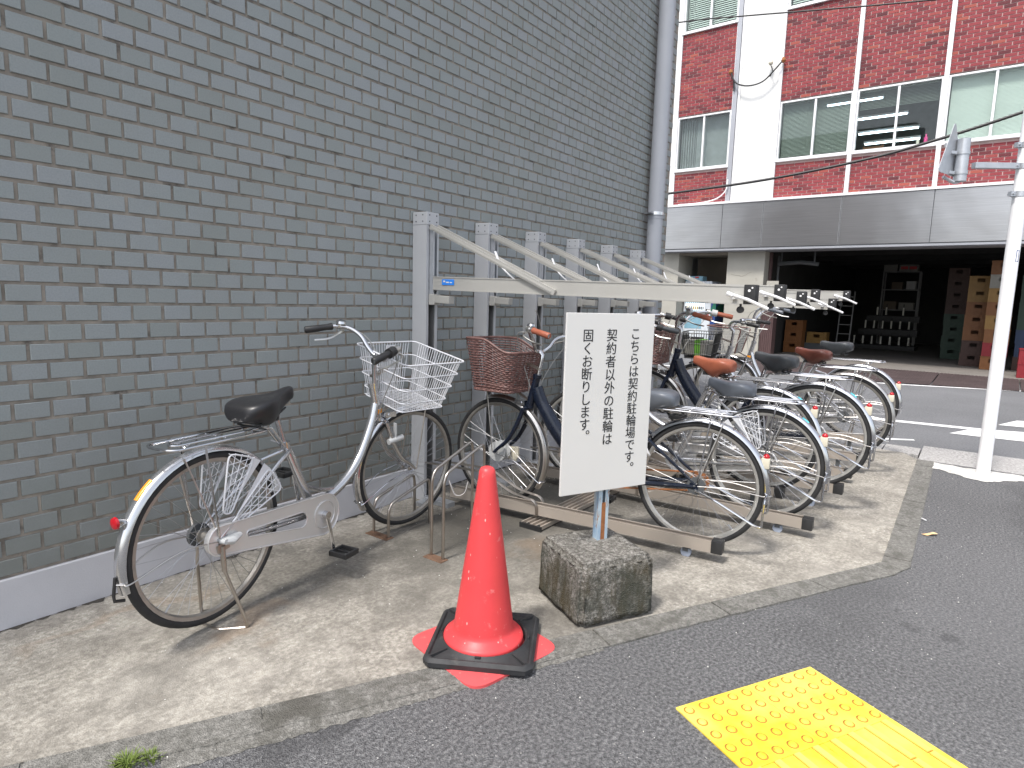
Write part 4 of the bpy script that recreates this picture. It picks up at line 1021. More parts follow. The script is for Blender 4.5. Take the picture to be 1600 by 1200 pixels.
    for s in (-1, 1):
        p = bars[s]; a, b = p[-2].lerp(p[-3], .85), p[-1]; d = (b-a).normalized()
        g = MB(TB); g.tube([a, a+d*.004, a+d*.03, a.lerp(b, .5), b-d*.006, b], [.015, .018, .0155, .0165, .0175, .013], 14); g.build('grip', gm, root)
        g = MB(TB); c0 = a-d*.035; g.tube([c0-d*.012, c0+d*.012], .018, 12); out_ = Vector((.0, s*-.0, -.03)); fw = Vector((.03, 0, -.012))
        g.tube(spline([c0+Vector((.0, 0, -.012)), c0+Vector((.03, s*.004, -.025)), c0+Vector((.015, s*.02, -.045)), c0+d*.06+Vector((.01, 0, -.06)), c0+d*.12+Vector((.0, 0, -.058))], 4), [.009]*4+[.006]*13, 8, flat=.6)
        g.build('brake_lever', 'alu', root)
    p = bars[1]; c0 = p[-4].lerp(p[-3], .6)
    if cfg.get('bell', True):
        g = MB(TB); g.tube([c0+Vector((0, 0, .012)), c0+Vector((0, 0, .02)), c0+Vector((0, 0, .032)), c0+Vector((0, 0, .04))], [.008, .026, .022, .006], 16); g.build('bell', 'chrome', root)
    g = MB(TB); c1 = bars[-1][-3]; g.tube([c1-Vector((0, 0, .0)), c1+Vector((.0, 0, .0))+(bars[-1][-2]-c1)*.5], .024, 12); g.build('shifter', 'black' if not cfg.get('navy') else 'plastic_grey', root)
    # cables
    g = MB(TB)
    g.tube(bez(bars[1][-3]+Vector((.03, 0, -.02)), bars[1][-3]+Vector((.16, -.02, .02)), sb+Vector((.14, .06, .03)), sb+Vector((.06, .01, -.20)), 16), .0026, 5)
    g.tube(bez(bars[-1][-3]+Vector((.03, 0, -.02)), bars[-1][-3]+Vector((.15, .04, -.02)), sb+Vector((.16, -.02, -.05)), sb+Vector((.07, -.02, -.30)), 16), .0026, 5)
    g.tube(bez(bars[-1][-3]+Vector((.02, 0, -.02)), bars[-1][-3]+Vector((.08, .02, -.10)), sb+Vector((.05, -.03, -.15)), (hx(1.0), -.03, .60), 14), .0026, 5)
    if cfg.get('longcable'):
        g.tube(bez(sb+Vector((.10, -.16, .02)), sb+Vector((.10, -.1, .20)), sb+Vector((.04, .08, .27)), sb+Vector((-.05, .22, .23)), 14), .003, 5)
    g.build('brake_cable', 'cable', root)
    # lamp bracket on the fork
    g = MB(T); g.bar((hx(1.03)+.05, -.055, .60), (hx(1.03)+.055, -.055, .50), .006, .022, up=(0, 1, 0)); g.tube([(hx(1.03)+.01, -.057, .505), (hx(1.03)+.10, -.057, .52)], .015, 12); g.build('dynamo', 'plastic_grey', root)
    g = MB(T); g.box(hx(1.035), hx(1.035)+.07, -.03, .03, .628, .655); g.cyl((hx(1.035)+.03, -.035, .64), (hx(1.035)+.03, .035, .64), .012, 8); g.build('front_brake', 'chrome', root)
    # basket
    bk = cfg.get('basket')
    bx = hx(.99)+.235; bz = cfg.get('bz', 0)
    if bk:
        s = MB(T); s.bar((hx(.96), 0, .845), (hx(.96)+.09, 0, .875+bz*.5), .03, .012); s.bar((bx-.1, 0, .705+bz), (hx(1.02), 0, .655), .03, .006)
        s.build('basket_bracket', 'stainless', root)
        for sd in (-1, 1): s = MB(T); s.tube([(bx+.06, sd*.06, .70+bz), (L+.005, sd*.068, R)], .0036, 6); s.build('basket_stay', 'stainless', root)
    if bk == 'white': wire_basket(TB, bx-.045, .700+bz, .962+bz, .42, .31, .40, .29, 'white_wire', root)
    if bk == 'black':
        o = wire_basket(T, bx, .70+bz, .92+bz, .38, .28, .30, .22, 'black', root, 3, .024, badge=False)
    if bk == 'wicker': wicker_basket(T, bx-.02, .705+bz, 1.005+bz, .35, .28, .355, .265, root)
    if bk == 'mesh':
        wire_basket(T, bx, .69+bz, .93+bz, .36, .27, .32, .22, 'cable', root, 9, .011, .0011, .0015, False)
        m = MB(T); z1 = .93+bz; m.tube(fillet([(bx-.11, -.12, .69+bz), (bx-.17, -.18, z1), (bx+.16, -.18, z1+.02), (bx+.16, .18, z1+.02), (bx-.17, .18, z1), (bx-.11, .12, .69+bz)], .03), .007, 8); m.build('basket_rim', 'wicker', root)
    return root, T, bx
def axis_loc(X, Y, z): return (X, Y, z)

silver, sT, sbx = bicycle(dict(loc=(1.16, 2.243, .027), rz=math.atan2(.222, 1.203), L=1.223, R=.33, steer=-15, basket='white', skirt=True, casem='case', rim='rim_grey', fender='silver', frame='silver', sz=.842, stilt=.12, lean=8, hx2=.05, hz=-.022, slen=.295, big=True, label='silver city bicycle with white wire basket and black saddle, standing alone by the tiled wall', stand='down', crank=-84, fend_end=194, lamp_a=153))
grp = 'bicycles parked side by side in the rack'
def rackbike(X, Y, zb, hdg, **k):
    k['loc'] = (X, Y, zb); k['rz'] = rad(hdg); k['group'] = grp; return bicycle(k)
rackbike(3.124, 1.079, .035, 98, L=1.19, steer=-6, basket='wicker', navy=True, frame='navy', motor=True, saddle='vinyl_grey', lamp='box', lamp_a=150, grip='grip_brown', case=False, stand='up', longcable=True, turq=False, rim='rim', frim='rim_grey', lean=6, hz=-.02, hx2=.08, fend_end=188, sz=.80,
         label='navy electric bicycle with brown wicker basket, half hidden behind the white notice board')
rackbike(3.756, .919, .045, 93, L=1.17, steer=4, basket=None, frame='silver', saddle='vinyl_grey', skirt=True, lamp='box', lamp_a=146, grip='vinyl_dark', casem='case', stand='up', sz=.795, sx=-.05,
         label='silver bicycle with glossy grey saddle and skirt guard, second nearest in the rack')
rackbike(4.09, 1.02, .115, 92, L=1.17, steer=2, basket='black', frame='silver', saddle='leather', lamp='box', lamp_a=140, stand='up', rack=True, sz=.82, sx=.075, bz=.02,
         label='silver bicycle with tan brown saddle, between the two grey saddles of the rack')
rackbike(4.32, .77, .145, 91, L=1.17, steer=3, basket='wicker', navy=True, frame='navy', motor=False, saddle='vinyl_dark', lamp='box', lamp_a=142, grip='grip_brown', stand='up', sz=.83,
         label='navy bicycle with brown wicker basket and dark grey saddle, in the middle of the rack')
rackbike(5.50, .775, .11, 91, L=1.16, steer=6, basket='black', frame='silver', saddle='leather_dark', cover=True, lamp='box', lamp_a=146, stand='up', rim='rim_grey', flat=True, sz=.84, turq=False, fender='rustchrome',
         label='silver bicycle with wrinkled dark brown saddle cover and black wire basket')
rackbike(6.30, .80, .12, 90, L=1.17, steer=2, basket='mesh', frame='silver', saddle='vinyl_dark', lamp='box', lamp_a=146, stand='down', rim='rim_grey', grip='vinyl_grey', hz=.06, sz=.86, sx=-.06, stilt=.0, turq=False,
         label='silver bicycle with grey mesh basket and small slate saddle, farthest in the rack')
# goods in the black wire basket of the bicycle with the wrinkled saddle cover
m = MB(); m.box(-.10, .10, -.13, .10, 0, .13); m.box(-.10, .10, .105, .13, 0, .17); gd = m.build('shopping_pack', 'card_white', smooth=False, bevel=.01, loc=(5.46, 2.00, .83)); tag(gd, 'white pack with a green stripe lying in the black wire basket', 'package')
m = MB(); m.box(-.102, .102, -.08, -.03, .132, .136); m.box(-.103, -.1015, -.08, -.03, .0, .131); m.build('pack_stripe', 'green_print', gd, smooth=False)

# ================================================================== two tier rack: wall posts with lift arms
def rack_unit(i, X, yend, dz, lab):
    r = empty('rack_lift_post', (X, 2.683, 0), 0, lab, 'rack post', 'wall posts with lift arms')
    W = .100; D = .115; H = 1.772
    m = MB(); t = .006
    m.box(0, t, 0, D, 0, H-.075); m.box(W-t, W, 0, D, 0, H-.075); m.box(t, W-t, D-.03, D-.024, 0, H-.075); m.box(t, .020, 0, t, 0, H-.075); m.box(W-.020, W-t, 0, t, 0, H-.075)
    m.build('post', 'post_paint', r, smooth=False)
    m = MB(); m.box(.020, .024, .006, .08, 0, H-.08); m.box(W-.024, W-.020, .006, .08, 0, H-.08); m.box(.044, .056, .03, .09, 0, H-.08); m.build('channel', 'post_in', r, smooth=False)
    m = MB(); m.box(-.002, W+.002, -.003, D, H-.075, H); c = m.build('cap', 'post_paint', r, smooth=False, bevel=.004)
    m = MB()
    for z in (H-.018, H-.055):
        for x in (.02, .08): m.cyl((x, -.006, z), (x, -.002, z), .004, 6)
        for y in (.03, .085): m.cyl((-.005, y, z-.0), (-.001, y, z-.0), .004, 6)
    m.build('screw', 'dark_steel', c)
    m = MB(); m.box(.026, .040, -.028, .02, 1.24, H-.10); m.box(.062, .076, -.028, .02, 1.24, H-.10); m.box(.040, .062, .002, .012, 1.24, H-.10); m.build('carriage', 'galv', r, smooth=False)
    m = MB(); m.box(.022, .080, -.045, .0, 1.225, 1.29); m.bar((.05, -.02, 1.262), (.05, -.16, 1.262-.005), .05, .045); m.build('hinge_block', 'arm_alu', r, bevel=.004, smooth=False)
    zt0, zt1 = 1.395+dz*.4, 1.362+dz
    ya, yb = -.02, yend-2.683
    m = MB()
    for s0, s1 in ((.030, .033), (.073, .076)): 
        m.add([(s, y, z) for s in (s0, s1) for y, z in ((ya, zt0), (ya, zt0-.079), (yb, zt1-.076), (yb, zt1))], [(0, 1, 2, 3), (7, 6, 5, 4), (0, 4, 5, 1), (1, 5, 6, 2), (2, 6, 7, 3), (3, 7, 4, 0)])
    m.add([(s, y, z) for s in (.033, .073) for y, z in ((ya, zt0-.050), (ya, zt0-.056), (yb, zt1-.054), (yb, zt1-.048))], [(0, 1, 2, 3), (7, 6, 5, 4), (0, 4, 5, 1), (1, 5, 6, 2), (2, 6, 7, 3), (3, 7, 4, 0)])
    for s0, s1 in ((.027, .0305), (.0755, .079)):
        for o_ in (.0, -.073): m.add([(s, y, z+o_) for s in (s0, s1) for y, z in ((ya, zt0), (ya, zt0-.006), (yb, zt1-.006), (yb, zt1))], [(0, 1, 2, 3), (7, 6, 5, 4), (0, 4, 5, 1), (1, 5, 6, 2), (2, 6, 7, 3), (3, 7, 4, 0)])
    m.build('arm', 'arm_alu', r, smooth=False)
    m = MB(); m.box(.024, .082, yb-.045, yb+.004, zt1-.080, zt1+.004); e = m.build('end_cap', 'black', r, bevel=.004)
    m = MB(); m.cyl((.021, yb-.02, zt1-.022), (.026, yb-.02, zt1-.022), .006, 8); m.cyl((.021, yb-.032, zt1-.01), (.026, yb-.032, zt1-.01), .004, 8); m.build('screw', 'white_steel', e)
    m = MB(); m.tube([(-.02, yb+.06, zt1-.035), (-.02, yb+.035, zt1-.045)], .010, 8); m.tube([(-.02, yb+.045, zt1-.040), (.0, yb-.02, zt1-.060), (.03, yb-.10, zt1-.098)], .0075, 8); m.bar((.0, yb+.04, zt1-.05), (.03, yb+.04, zt1-.05), .02, .02); m.build('pull_handle', 'white_steel', r)
    m = MB(); m.tube([(.05, yb+.02, zt1-.076), (.05, yb+.02, zt1-.092)], .005, 6); m.cyl((.042, yb+.02, zt1-.104), (.058, yb+.02, zt1-.104), .015, 14); m.build('roller', 'black', r)
    for sx_ in (.018, .082):
        m = MB(); m.bar((sx_, -.014, H-.085), (sx_, 1.78-2.683 if i == 0 else 1.80-2.683, zt0+(zt1-zt0)*.5-.065), .013, .030)
        m.bar((sx_-.0075*(1 if sx_ < .05 else -1), -.03, H-.095), (sx_-.0075*(1 if sx_ < .05 else -1), 1.80-2.683, zt0+(zt1-zt0)*.5-.060), .003, .009)
        m.build('brace', 'arm_alu', r, smooth=False)
    m = MB(); m.tube(spline([(.060, 2.21-2.683, 1.535), (.060, 2.17-2.683, 1.46), (.060, 2.10-2.683, 1.40), (.060, 2.03-2.683, 1.36)], 4), .011, 4, flat=.35); m.build('stop_lever', 'white_steel', r, smooth=False)
    if i == 0:
        m = MB(); m.box(.0262, .0272, 2.485-2.683-.0, 2.58-2.683, 1.345, 1.378); s = m.build('sticker', 'blue_label', r, smooth=False)
        m = MB(); m.box(.0255, .0262, 2.555-2.683, 2.568-2.683, 1.362, 1.371); m.box(.0255, .0262, 2.525-2.683, 2.548-2.683, 1.357, 1.364); m.box(.0255, .0262, 2.50-2.683, 2.518-2.683, 1.357, 1.362); m.build('sticker_print', 'paper', s, smooth=False)
    m = MB(); m.box(-.10, .07, -.10, -.02, .0, .028); m.box(-.10, .20, -.20, -.10, .0, .012) if False else None; m.bar((.02, .0, .02), (.02, -.21, .018), .07, .03); m.build('foot_bracket', 'galv', r, smooth=False, bevel=.003)
labs = ['nearest grey wall post with raised arm carrying a small blue sticker', 'second wall post from the left, its arm raised over the rack', 'third wall post from the left, with lift arm', 'fourth wall post from the left, with lift arm', 'fifth wall post from the left, with low lift arm', 'farthest wall post with lift arm, beside the drainpipe']
for i, (ye, dz) in enumerate(((.82, 0), (.844, .02), (.865, .0), (.906, .028), (.90, -.022), (.90, .05))): rack_unit(i, 2.761+.586*i, ye, dz, labs[i])

# lower sliding rails
def slide_rail(x, y, zb, hdg, L, lab, guide=True):
    r = empty('slide_rail', (x, y, zb), rad(hdg), lab, 'rack rail', 'sliding wheel rails on the ground')   # local +x runs towards the wall
    m = MB(); w = .030
    m.box(0.05, L, -w, -w+.003, 0, .055); m.box(.05, L, w-.003, w, 0, .055); m.box(.05, L, -w+.003, w-.003, .010, .014)
    for s in (-1, 1): m.box(.05, L, min(s*w, s*(w-.008)), max(s*w, s*(w-.008)), .055, .059)
    m.build('channel', 'rail_alu', r, smooth=False)
    m = MB(); m.box(0, .055, -w-.003, w+.003, -.002, .062); e = m.build('end_cap', 'black', r, bevel=.004)
    m = MB(); m.cyl((.03, -w-.006, .042), (.03, -w-.002, .042), .005, 8); m.build('screw', 'white_steel', e)
    m = MB(); m.box(.16, .19, -.012, .012, -.012, .0); m.box(.168, .196, -.015, -.012, -.026, -.008); m.box(.168, .196, .012, .015, -.026, -.008); cst = m.build('caster', 'dark_steel', r, smooth=False)
    rr__ = .026; zc = rr__-zb+.0
    if zb > .07:
        m = MB(); m.box(.168, .196, -.014, .014, zc, -.012); m.build('caster_leg', 'dark_steel', cst, smooth=False)
    m = MB(); m.cyl((.18, -.010, zc), (.18, .010, zc), rr__, 16); m.build('caster_wheel', 'caster', cst)
    if guide:
        for s in (-1, 1):
            g = MB(); ys = s*(w+.006); L0 = 1.02
            for k in (0, .011):
                g.tube(fillet([(L0, ys+s*k, -.0), (L0, ys+s*k, .085), (L0+.16, ys+s*k, .105), (L0+.36, ys+s*k, .20), (L0+.80, ys+s*k, .19)], .05, 5), .0052, 8)
            g.build('guide_tube', 'stainless', r)
slide_rail(3.035, .90, .058, 97, 1.62, 'nearest sliding rail, holding the navy electric bicycle beside the concrete block')
slide_rail(3.70, .62, .058, 93, 1.9, 'second sliding rail, longest towards the road, under the silver bicycle with skirt guard')
slide_rail(4.06, .86, .10, 92, 1.6, 'third sliding rail, hidden mostly under the tan saddled bicycle', False)
slide_rail(4.335, .575, .120, 91, 1.9, 'fourth sliding rail, set high, under the bicycle with dark grey saddle')
slide_rail(5.10, .628, .047, 90, 1.8, 'fifth sliding rail, low and empty, between two bicycles', False)
slide_rail(5.46, .60, .095, 90, 1.8, 'sixth sliding rail, under the bicycle with wrinkled brown saddle cover')
slide_rail(6.28, .64, .10, 90, 1.7, 'seventh sliding rail, at the far end of the rack', False)
tr = empty('floor_track', (2.80, 1.90, 0), 0, 'flat aluminium floor track lying across under the bicycle rails', 'floor track')
m = MB(); m.box(0, 3.75, -.075, .06, .012, .020)
for y in (-.075, -.045, -.012, .022, .052): m.box(0, 3.75, y, y+.008, .020, .034)
m.build('track_profile', 'rail_alu', tr, smooth=False)
m = MB(); m.box(-.012, -.001, -.08, .065, .0, .032); m.cyl((-.01, -.045, .016), (.02, -.045, .016), .018, 10); m.cyl((-.01, .03, .016), (.02, .03, .016), .018, 10); m.build('track_end', 'black', tr)

# hoops holding the front wheel
def hoop_pair(name, pa, pb, lab):
    pa0 = pa[0]; r = empty('wheel_hoop', (pa0[0], pa0[1], 0), 0, lab, 'bike hoop', 'stainless wheel hoops set in the ground')
    for P in (pa, pb):
        m = MB(); m.tube(fillet([(x-pa0[0], y-pa0[1], z) for x, y, z in P], .055, 6), .0078, 10); m.build('hoop_tube', 'stainless', r)
    a, b_ = pa[0], pb[0]
    m = MB(); m.box(a[0]-pa0[0]-.035, a[0]-pa0[0]+.02, min(a[1], b_[1])-pa0[1]-.02, max(a[1], b_[1])-pa0[1]+.02, 0, .0085); m.build('foot_plate', 'rust_plate', r, smooth=False, bevel=.003)
    return r
def hl(x0, x1, y, z0, z1): return [(x0, y, 0), (x0, y, z0), (x1-.01, y, z1+.02), (x1, y, z1-.03), (x1, y, 0)]
r = hoop_pair('', hl(2.172, 2.478, 1.98, .43, .515), hl(2.176, 2.483, 2.062, .43, .515), 'tall pair of stainless wheel hoops standing behind the traffic cone')
m = MB(); m.tube(fillet([(2.35-2.172, .0, .36), (2.33-2.172, .0, .30), (2.30-2.172, .04, .285), (2.30-2.172, .082, .36)], .03), .005, 8); m.build('hoop_catch', 'stainless', r)
r = hoop_pair('', hl(2.195, 2.505, 2.39, .185, .245), hl(2.205, 2.510, 2.515, .185, .245), 'low pair of stainless wheel hoops holding the front wheel of the lone silver bicycle')

# ================================================================== traffic cone
cn = empty('traffic_cone', (1.714, 1.355, 0), rad(30), 'red traffic cone with a black rubber weight ring round its foot', 'traffic cone')
m = MB(); prof = [(.0, .012), (.144, .012), (.147, .020), (.148, .044), (.1455, .052), (.140, .056), (.116, .073), (.1115, .080), (.109, .092), (.031, .650), (.029, .667), (.023, .678), (.012, .683), (0, .684)]
m.lathe([(r_, z) for r_, z in prof], 48); m.build('cone_body', 'cone', cn, loc=(0, 0, .0), ang=50)
m = MB(); R2 = Matrix.Rotation(rad(45+3), 4, 'Z'); hw = .205
def rsq(h, r, z, R=None, n=6):
    p = fillet([(-h, -h, z), (h, -h, z), (h, h, z), (-h, h, z)], r, n, True); return [R @ q for q in p] if R else p
L0 = [rsq(hw, .07, 0, R2), rsq(hw, .07, .010, R2), rsq(hw-.012, .06, .013, R2), rsq(.11, .06, .014, R2)]
n = len(L0[0]); m.add([p for q in L0 for p in q], [(k*n+i, k*n+(i+1) % n, (k+1)*n+(i+1) % n, (k+1)*n+i) for k in range(3) for i in range(n)]+[tuple(3*n+i for i in range(n))])
m.build('cone_foot', 'cone_faded', cn)
# black weight: square ring
wt = empty('cone_weight', (1.716, 1.350, .014), rad(30), 'square black rubber weight ring lying on the foot of the red cone', 'cone weight')
m = MB(); h = .190; N = 48
def sqp(k, hh, z):
    a = 2*math.pi*(k+.5)/N; c, s = math.cos(a), math.sin(a); q = max(abs(c), abs(s)); rr2 = hh/q
    lim = hh*1.34; rr2 = min(rr2, lim); return (c*rr2, s*rr2, z)
rings = [[sqp(k, h, 0) for k in range(N)], [sqp(k, h+.002, .018) for k in range(N)], [sqp(k, h-.008, .030) for k in range(N)], [sqp(k, h-.014, .030) for k in range(N)], [sqp(k, h-.019, .022) for k in range(N)],
         [(.163*math.cos(2*math.pi*(k+.5)/N), .163*math.sin(2*math.pi*(k+.5)/N), .030) for k in range(N)], [(.157*math.cos(2*math.pi*(k+.5)/N), .157*math.sin(2*math.pi*(k+.5)/N), .036) for k in range(N)], [(.151*math.cos(2*math.pi*(k+.5)/N), .151*math.sin(2*math.pi*(k+.5)/N), .030) for k in range(N)], [(.149*math.cos(2*math.pi*(k+.5)/N), .149*math.sin(2*math.pi*(k+.5)/N), 0) for k in range(N)]]
m.add([p for q in rings for p in q], [(k*N+i, k*N+(i+1) % N, (k+1)*N+(i+1) % N, (k+1)*N+i) for k in range(len(rings)-1) for i in range(N)]); m.build('ring_body', 'rubber_base', wt, ang=35)
for k in range(4):
    m = MB(); a = math.pi/4+k*math.pi/2; c, s = math.cos(a), math.sin(a); m.bar((c*.166, s*.166, .030), (c*.236, s*.236, .028), .008, .010); m.bar((math.cos(a-.785)*.158, math.sin(a-.785)*.158, .034), (math.cos(a-.785)*.164, math.sin(a-.785)*.164, .034), .02, .008)
    m.build('rib', 'rubber_base', wt, smooth=False)

# ================================================================== sign on its block
bl = empty('concrete_block', (2.269, 1.199, 0), rad(-29), 'weathered mossy concrete block at the kerb, holding up the white notice board', 'concrete block')
bm = bmesh.new(); bmesh.ops.create_cube(bm, size=1)
for v in bm.verts: v.co.x *= .362 if v.co.z < 0 else .345; v.co.y *= .366 if v.co.z < 0 else .352; v.co.z = 0.004 if v.co.z < 0 else .262
bmesh.ops.bevel(bm, geom=[e for e in bm.edges], offset=.018, segments=3, affect='EDGES')
bmesh.ops.subdivide_edges(bm, edges=bm.edges[:], cuts=14, use_grid_fill=True)
from mathutils import noise as mn
for v in bm.verts:
    q = v.co*9; d = mn.fractal(q, 1, 2, 5)*.0035+mn.noise(v.co*60)*.0018+mn.noise(v.co*120)*.0010
    ed = sum(abs(v.co[i]) > lim for i, lim in ((0, .158), (1, .160)))+(v.co.z > .24)
    if ed >= 2: d -= abs(mn.noise(v.co*35))*.006
    v.co += v.normal*d
    if v.co.z < .0015: v.co.z = .0015
me = bpy.data.meshes.new('block_body'); bm.to_mesh(me); bm.free(); me.materials.append(M['block']); me.shade_smooth()
o = inst('block_body', me, bl)
m = MB(); rg = random.Random(4); pts = []
for k in range(28): a = 2*math.pi*k/28; rr3 = .046+rg.uniform(-.013, .013); pts.append((.0485+rr3*math.cos(a)*1.3, .060+rr3*math.sin(a), .2605))
m.add(pts+[(.0485, .066, .270)], [(i, (i+1) % 28, 28) for i in range(28)]); m.build('mortar_collar', 'kerbstone', bl, ang=20)
sg = empty('notice_board', (2.345, 1.236, .258), rad(-25.3), 'white notice board with black Japanese writing on a rusty pale blue post', 'sign')
m = MB(); m.box(-.026, .026, -.004, .000, 0, .95); m.box(-.026, -.0225, -.030, -.004, 0, .95); m.box(.0225, .026, -.030, -.004, 0, .95); m.box(-.026, -.008, -.034, -.030, 0, .95); m.box(.008, .026, -.034, -.030, 0, .95)
m.build('post', 'blue_post', sg, smooth=False)
m = MB(); m.box(-.010, .010, -.035, -.0335, .0, .17); m.build('rust_strip', 'rust', sg, smooth=False)
# board: local x to the right, -y towards the viewer
bx0, bx1, bz0, bz1 = -.232, .212, .228, .972
m = MB(); m.box(bx0, bx1, -.046, -.036, bz0, bz1); bo2 = m.build('board', 'sign_white', sg, smooth=False, bevel=.002)
m = MB()
for z in (bz0+.10, bz1-.10): m.cyl((-.010, -.051, z), (-.010, -.046, z), .006, 10) if False else None
def glyphs(text, xr, ztop, pitch, size):
    vs_all = []; fs_all = []
    cu = bpy.data.curves.new('glyph', 'FONT'); cu.size = size; cu.resolution_u = 4; ob_ = bpy.data.objects.new('glyph', cu); COL.objects.link(ob_)
    for k, chh in enumerate(text):
        cu.body = chh; bpy.context.view_layer.update()
        dg = bpy.context.evaluated_depsgraph_get(); me_ = ob_.evaluated_get(dg).to_mesh()
        off = len(vs_all); zc = ztop-pitch*(k+.5)
        kx = 1.0
        cx_ = size*.5; cz_ = size*.38
        dx, dz_ = 0, 0
        if chh == '。': dx, dz_ = size*.62, size*.62      # vertical setting: full stop sits upper right
        for v in me_.vertices: vs_all.append((xr+(v.co.x-cx_+dx), -.0466, zc+(v.co.y-cz_+dz_)))
        for p in me_.polygons: fs_all.append(tuple(off+i for i in p.vertices))
        ob_.evaluated_get(dg).to_mesh_clear()
    bpy.data.objects.remove(ob_)
    return vs_all, fs_all
LH = bz1-bz0
for text, fx_, z0_, z1_ in (('こちらは契約駐輪場です。', .775, .075, .925), ('契約者以外の駐輪は', .50, .082, .738), ('固くお断りします。', .235, .085, .712)):
    n = len(text); ztop = bz1-LH*z0_; pitch = (LH*(z1_-z0_))/n
    v_, f_ = glyphs(text, bx0+(bx1-bx0)*fx_, ztop, pitch, .0545); L_ = MB()
    for dx_, dy_, dz_ in ((-.0005, 0, 0), (.0005, -.0002, 0), (0, -.0004, .0004)): L_.add([(a_+dx_, b_+dy_, c_+dz_) for a_, b_, c_ in v_], f_)     # a slightly bolder stroke
    L_.build('lettering', 'ink', bo2, smooth=False)

# ================================================================== tactile paving
tp = empty('tactile_paving', (0, 0, 0), 0, 'yellow tactile paving with raised dots and bars on the asphalt, bottom right', 'tactile paving')
th = rad(-29); ex = Vector((math.cos(th), math.sin(th), 0)); ey = Vector((math.sin(th), -math.cos(th), 0)); TL = Vector((1.812, .648, 0))
tp.location = TL; tp.rotation_euler = (0, 0, th)
# local: x to the right, -y towards the camera
dotm = MB(); dotm.lathe([(0.0130, 0), (.0120, .0030), (.0095, .0052), (.0, .0055)], 14); dotm.cur = 1; dotm.lathe([(.0178, .0002), (.0160, .0009), (.0128, .0006)], 14); d_ = dotm.build('d', ['yellow', 'yellow_edge'], ang=60); dme = d_.data; dme.name = 'dot'; bpy.data.objects.remove(d_)
barm = MB(); barm.box(-.0105, .0105, -.0715, .0715, 0, .0050); barm.cur = 1; barm.box(-.0125, .0125, -.0735, .0735, 0.0001, .0009); d_ = barm.build('b', ['yellow_bar', 'yellow_edge'], smooth=False); brm = d_.data; brm.name = 'bar'; bpy.data.objects.remove(d_)
for row in range(4):
    for c_ in range(2):
        m = MB(); m.box(.0008, .2992, -.2992, -.0008, 0, .0075); t_ = m.build('paving_tile', 'yellow', tp, smooth=False, bevel=.0015, loc=(c_*.30, -row*.30, 0))
        if row == 0:
            for i in range(5):
                for j in range(5):
                    p = (.03+.06*i, -.03-.06*j, .0075); inst('dot', dme, t_, p)
            g = MB()
        else:
            for i in range(4):
                for j in range(2): inst('bar', brm, t_, (.0375+.075*i, -.075-.15*j, .0075))

# ================================================================== sign pole at the corner
po = empty('sign_pole', (6.105, -.150, 0), 0, 'tall white steel pole at the pavement corner with a small label', 'sign pole')
m = MB(); m.cyl((0, 0, 0), (0, 0, 3.6), .046, 24); m.build('pole', 'pole_white', po)
pd = Vector((-.33, .37, 0)).normalized()
m = MB(); m.bar(pd*.05+Vector((0, 0, 2.35)), pd*.40+Vector((0, 0, 2.338)), .04, .042); m.build('cross_arm', 'galv', po, smooth=False, bevel=.003)
for z in (2.15, 2.35, 2.50):
    m = MB(); m.lathe([(.0465, z-.02), (.050, z-.02), (.050, z+.02), (.0465, z+.02)], 24); m.bar(pd*.05+Vector((0, 0, z)), pd*.085+Vector((0, 0, z)), .03, .035); m.cyl(pd*.07+Vector((-.02, -.02, z)), pd*.07+Vector((.02, .02, z)), .008, 8); m.build('pole_clamp', 'galv', po)
m = MB(); m.lathe([(.0464, 1.60), (.0468, 1.60), (.0468, 1.66), (.0464, 1.66)], 24)
m = MB(); cx3 = Vector((-.78, -.62, 0)).normalized(); sx3 = Vector((.62, -.78, 0)); 
def lb(a, z): d = (cx3*math.cos(a)+sx3*math.sin(a)); return d*.0472+Vector((0, 0, z))
for a0_, a1_, z0_, z1_ in ((-.15, -.06, 1.66, 1.735), (.26, .35, 1.66, 1.735), (-.15, .35, 1.655, 1.661), (-.15, .35, 1.734, 1.74)):
    m.quad(lb(a0_, z0_), lb(a1_, z0_), lb(a1_, z1_), lb(a0_, z1_))
m.build('label_frame', 'vm_blue', po, smooth=False)
ts = empty('triangular_sign', (5.775, .220, 2.22), 0, 'triangular road sign seen edge on from behind, held by the pole arm', 'road sign')
m = MB(); m.cyl((0, 0, .0), (0, 0, .30), .042, 20); m.build('sleeve', 'galv', ts)
m = MB(); m.tube(fillet([(0.0, 0, .0), (-.02, .03, -.01), (-.07, .10, .03)], .02), .012, 8); m.build('sleeve_hook', 'galv', ts)
for z in (.06, .20): m = MB(); m.lathe([(.043, z-.012), (.047, z-.012), (.047, z+.012), (.043, z+.012)], 20); m.bar((-.04, .04, z), (-.07, .07, z), .02, .02); m.build('sleeve_band', 'galv', ts)
vd = Vector((5.72, .30, 0)).normalized(); sd_ = Vector((vd.y, -vd.x, 0)); dirp = (vd*.95+sd_*.33).normalized(); npn = Vector((dirp.y, -dirp.x, 0))
cpl = Vector((-.052, .062, .04)); tri = [cpl-dirp*.23+Vector((0, 0, .0)), cpl+dirp*.23, cpl+Vector((0, 0, .385))]
T2 = fillet([Vector(t) for t in tri], .05, 4, True); n = len(T2)
m = MB(); m.add([p-npn*.0015 for p in T2]+[p+npn*.0015 for p in T2], [tuple(range(n)), tuple(range(2*n-1, n-1, -1))]+[(i, (i+1) % n, n+(i+1) % n, n+i) for i in range(n)])
for z in (.06, .20): m.bar(cpl+Vector((0, 0, z))-dirp*.10-npn*.01, cpl+Vector((0, 0, z))+dirp*.10-npn*.01, .02, .025)
m.build('sign_plate', 'galv', ts, smooth=False)

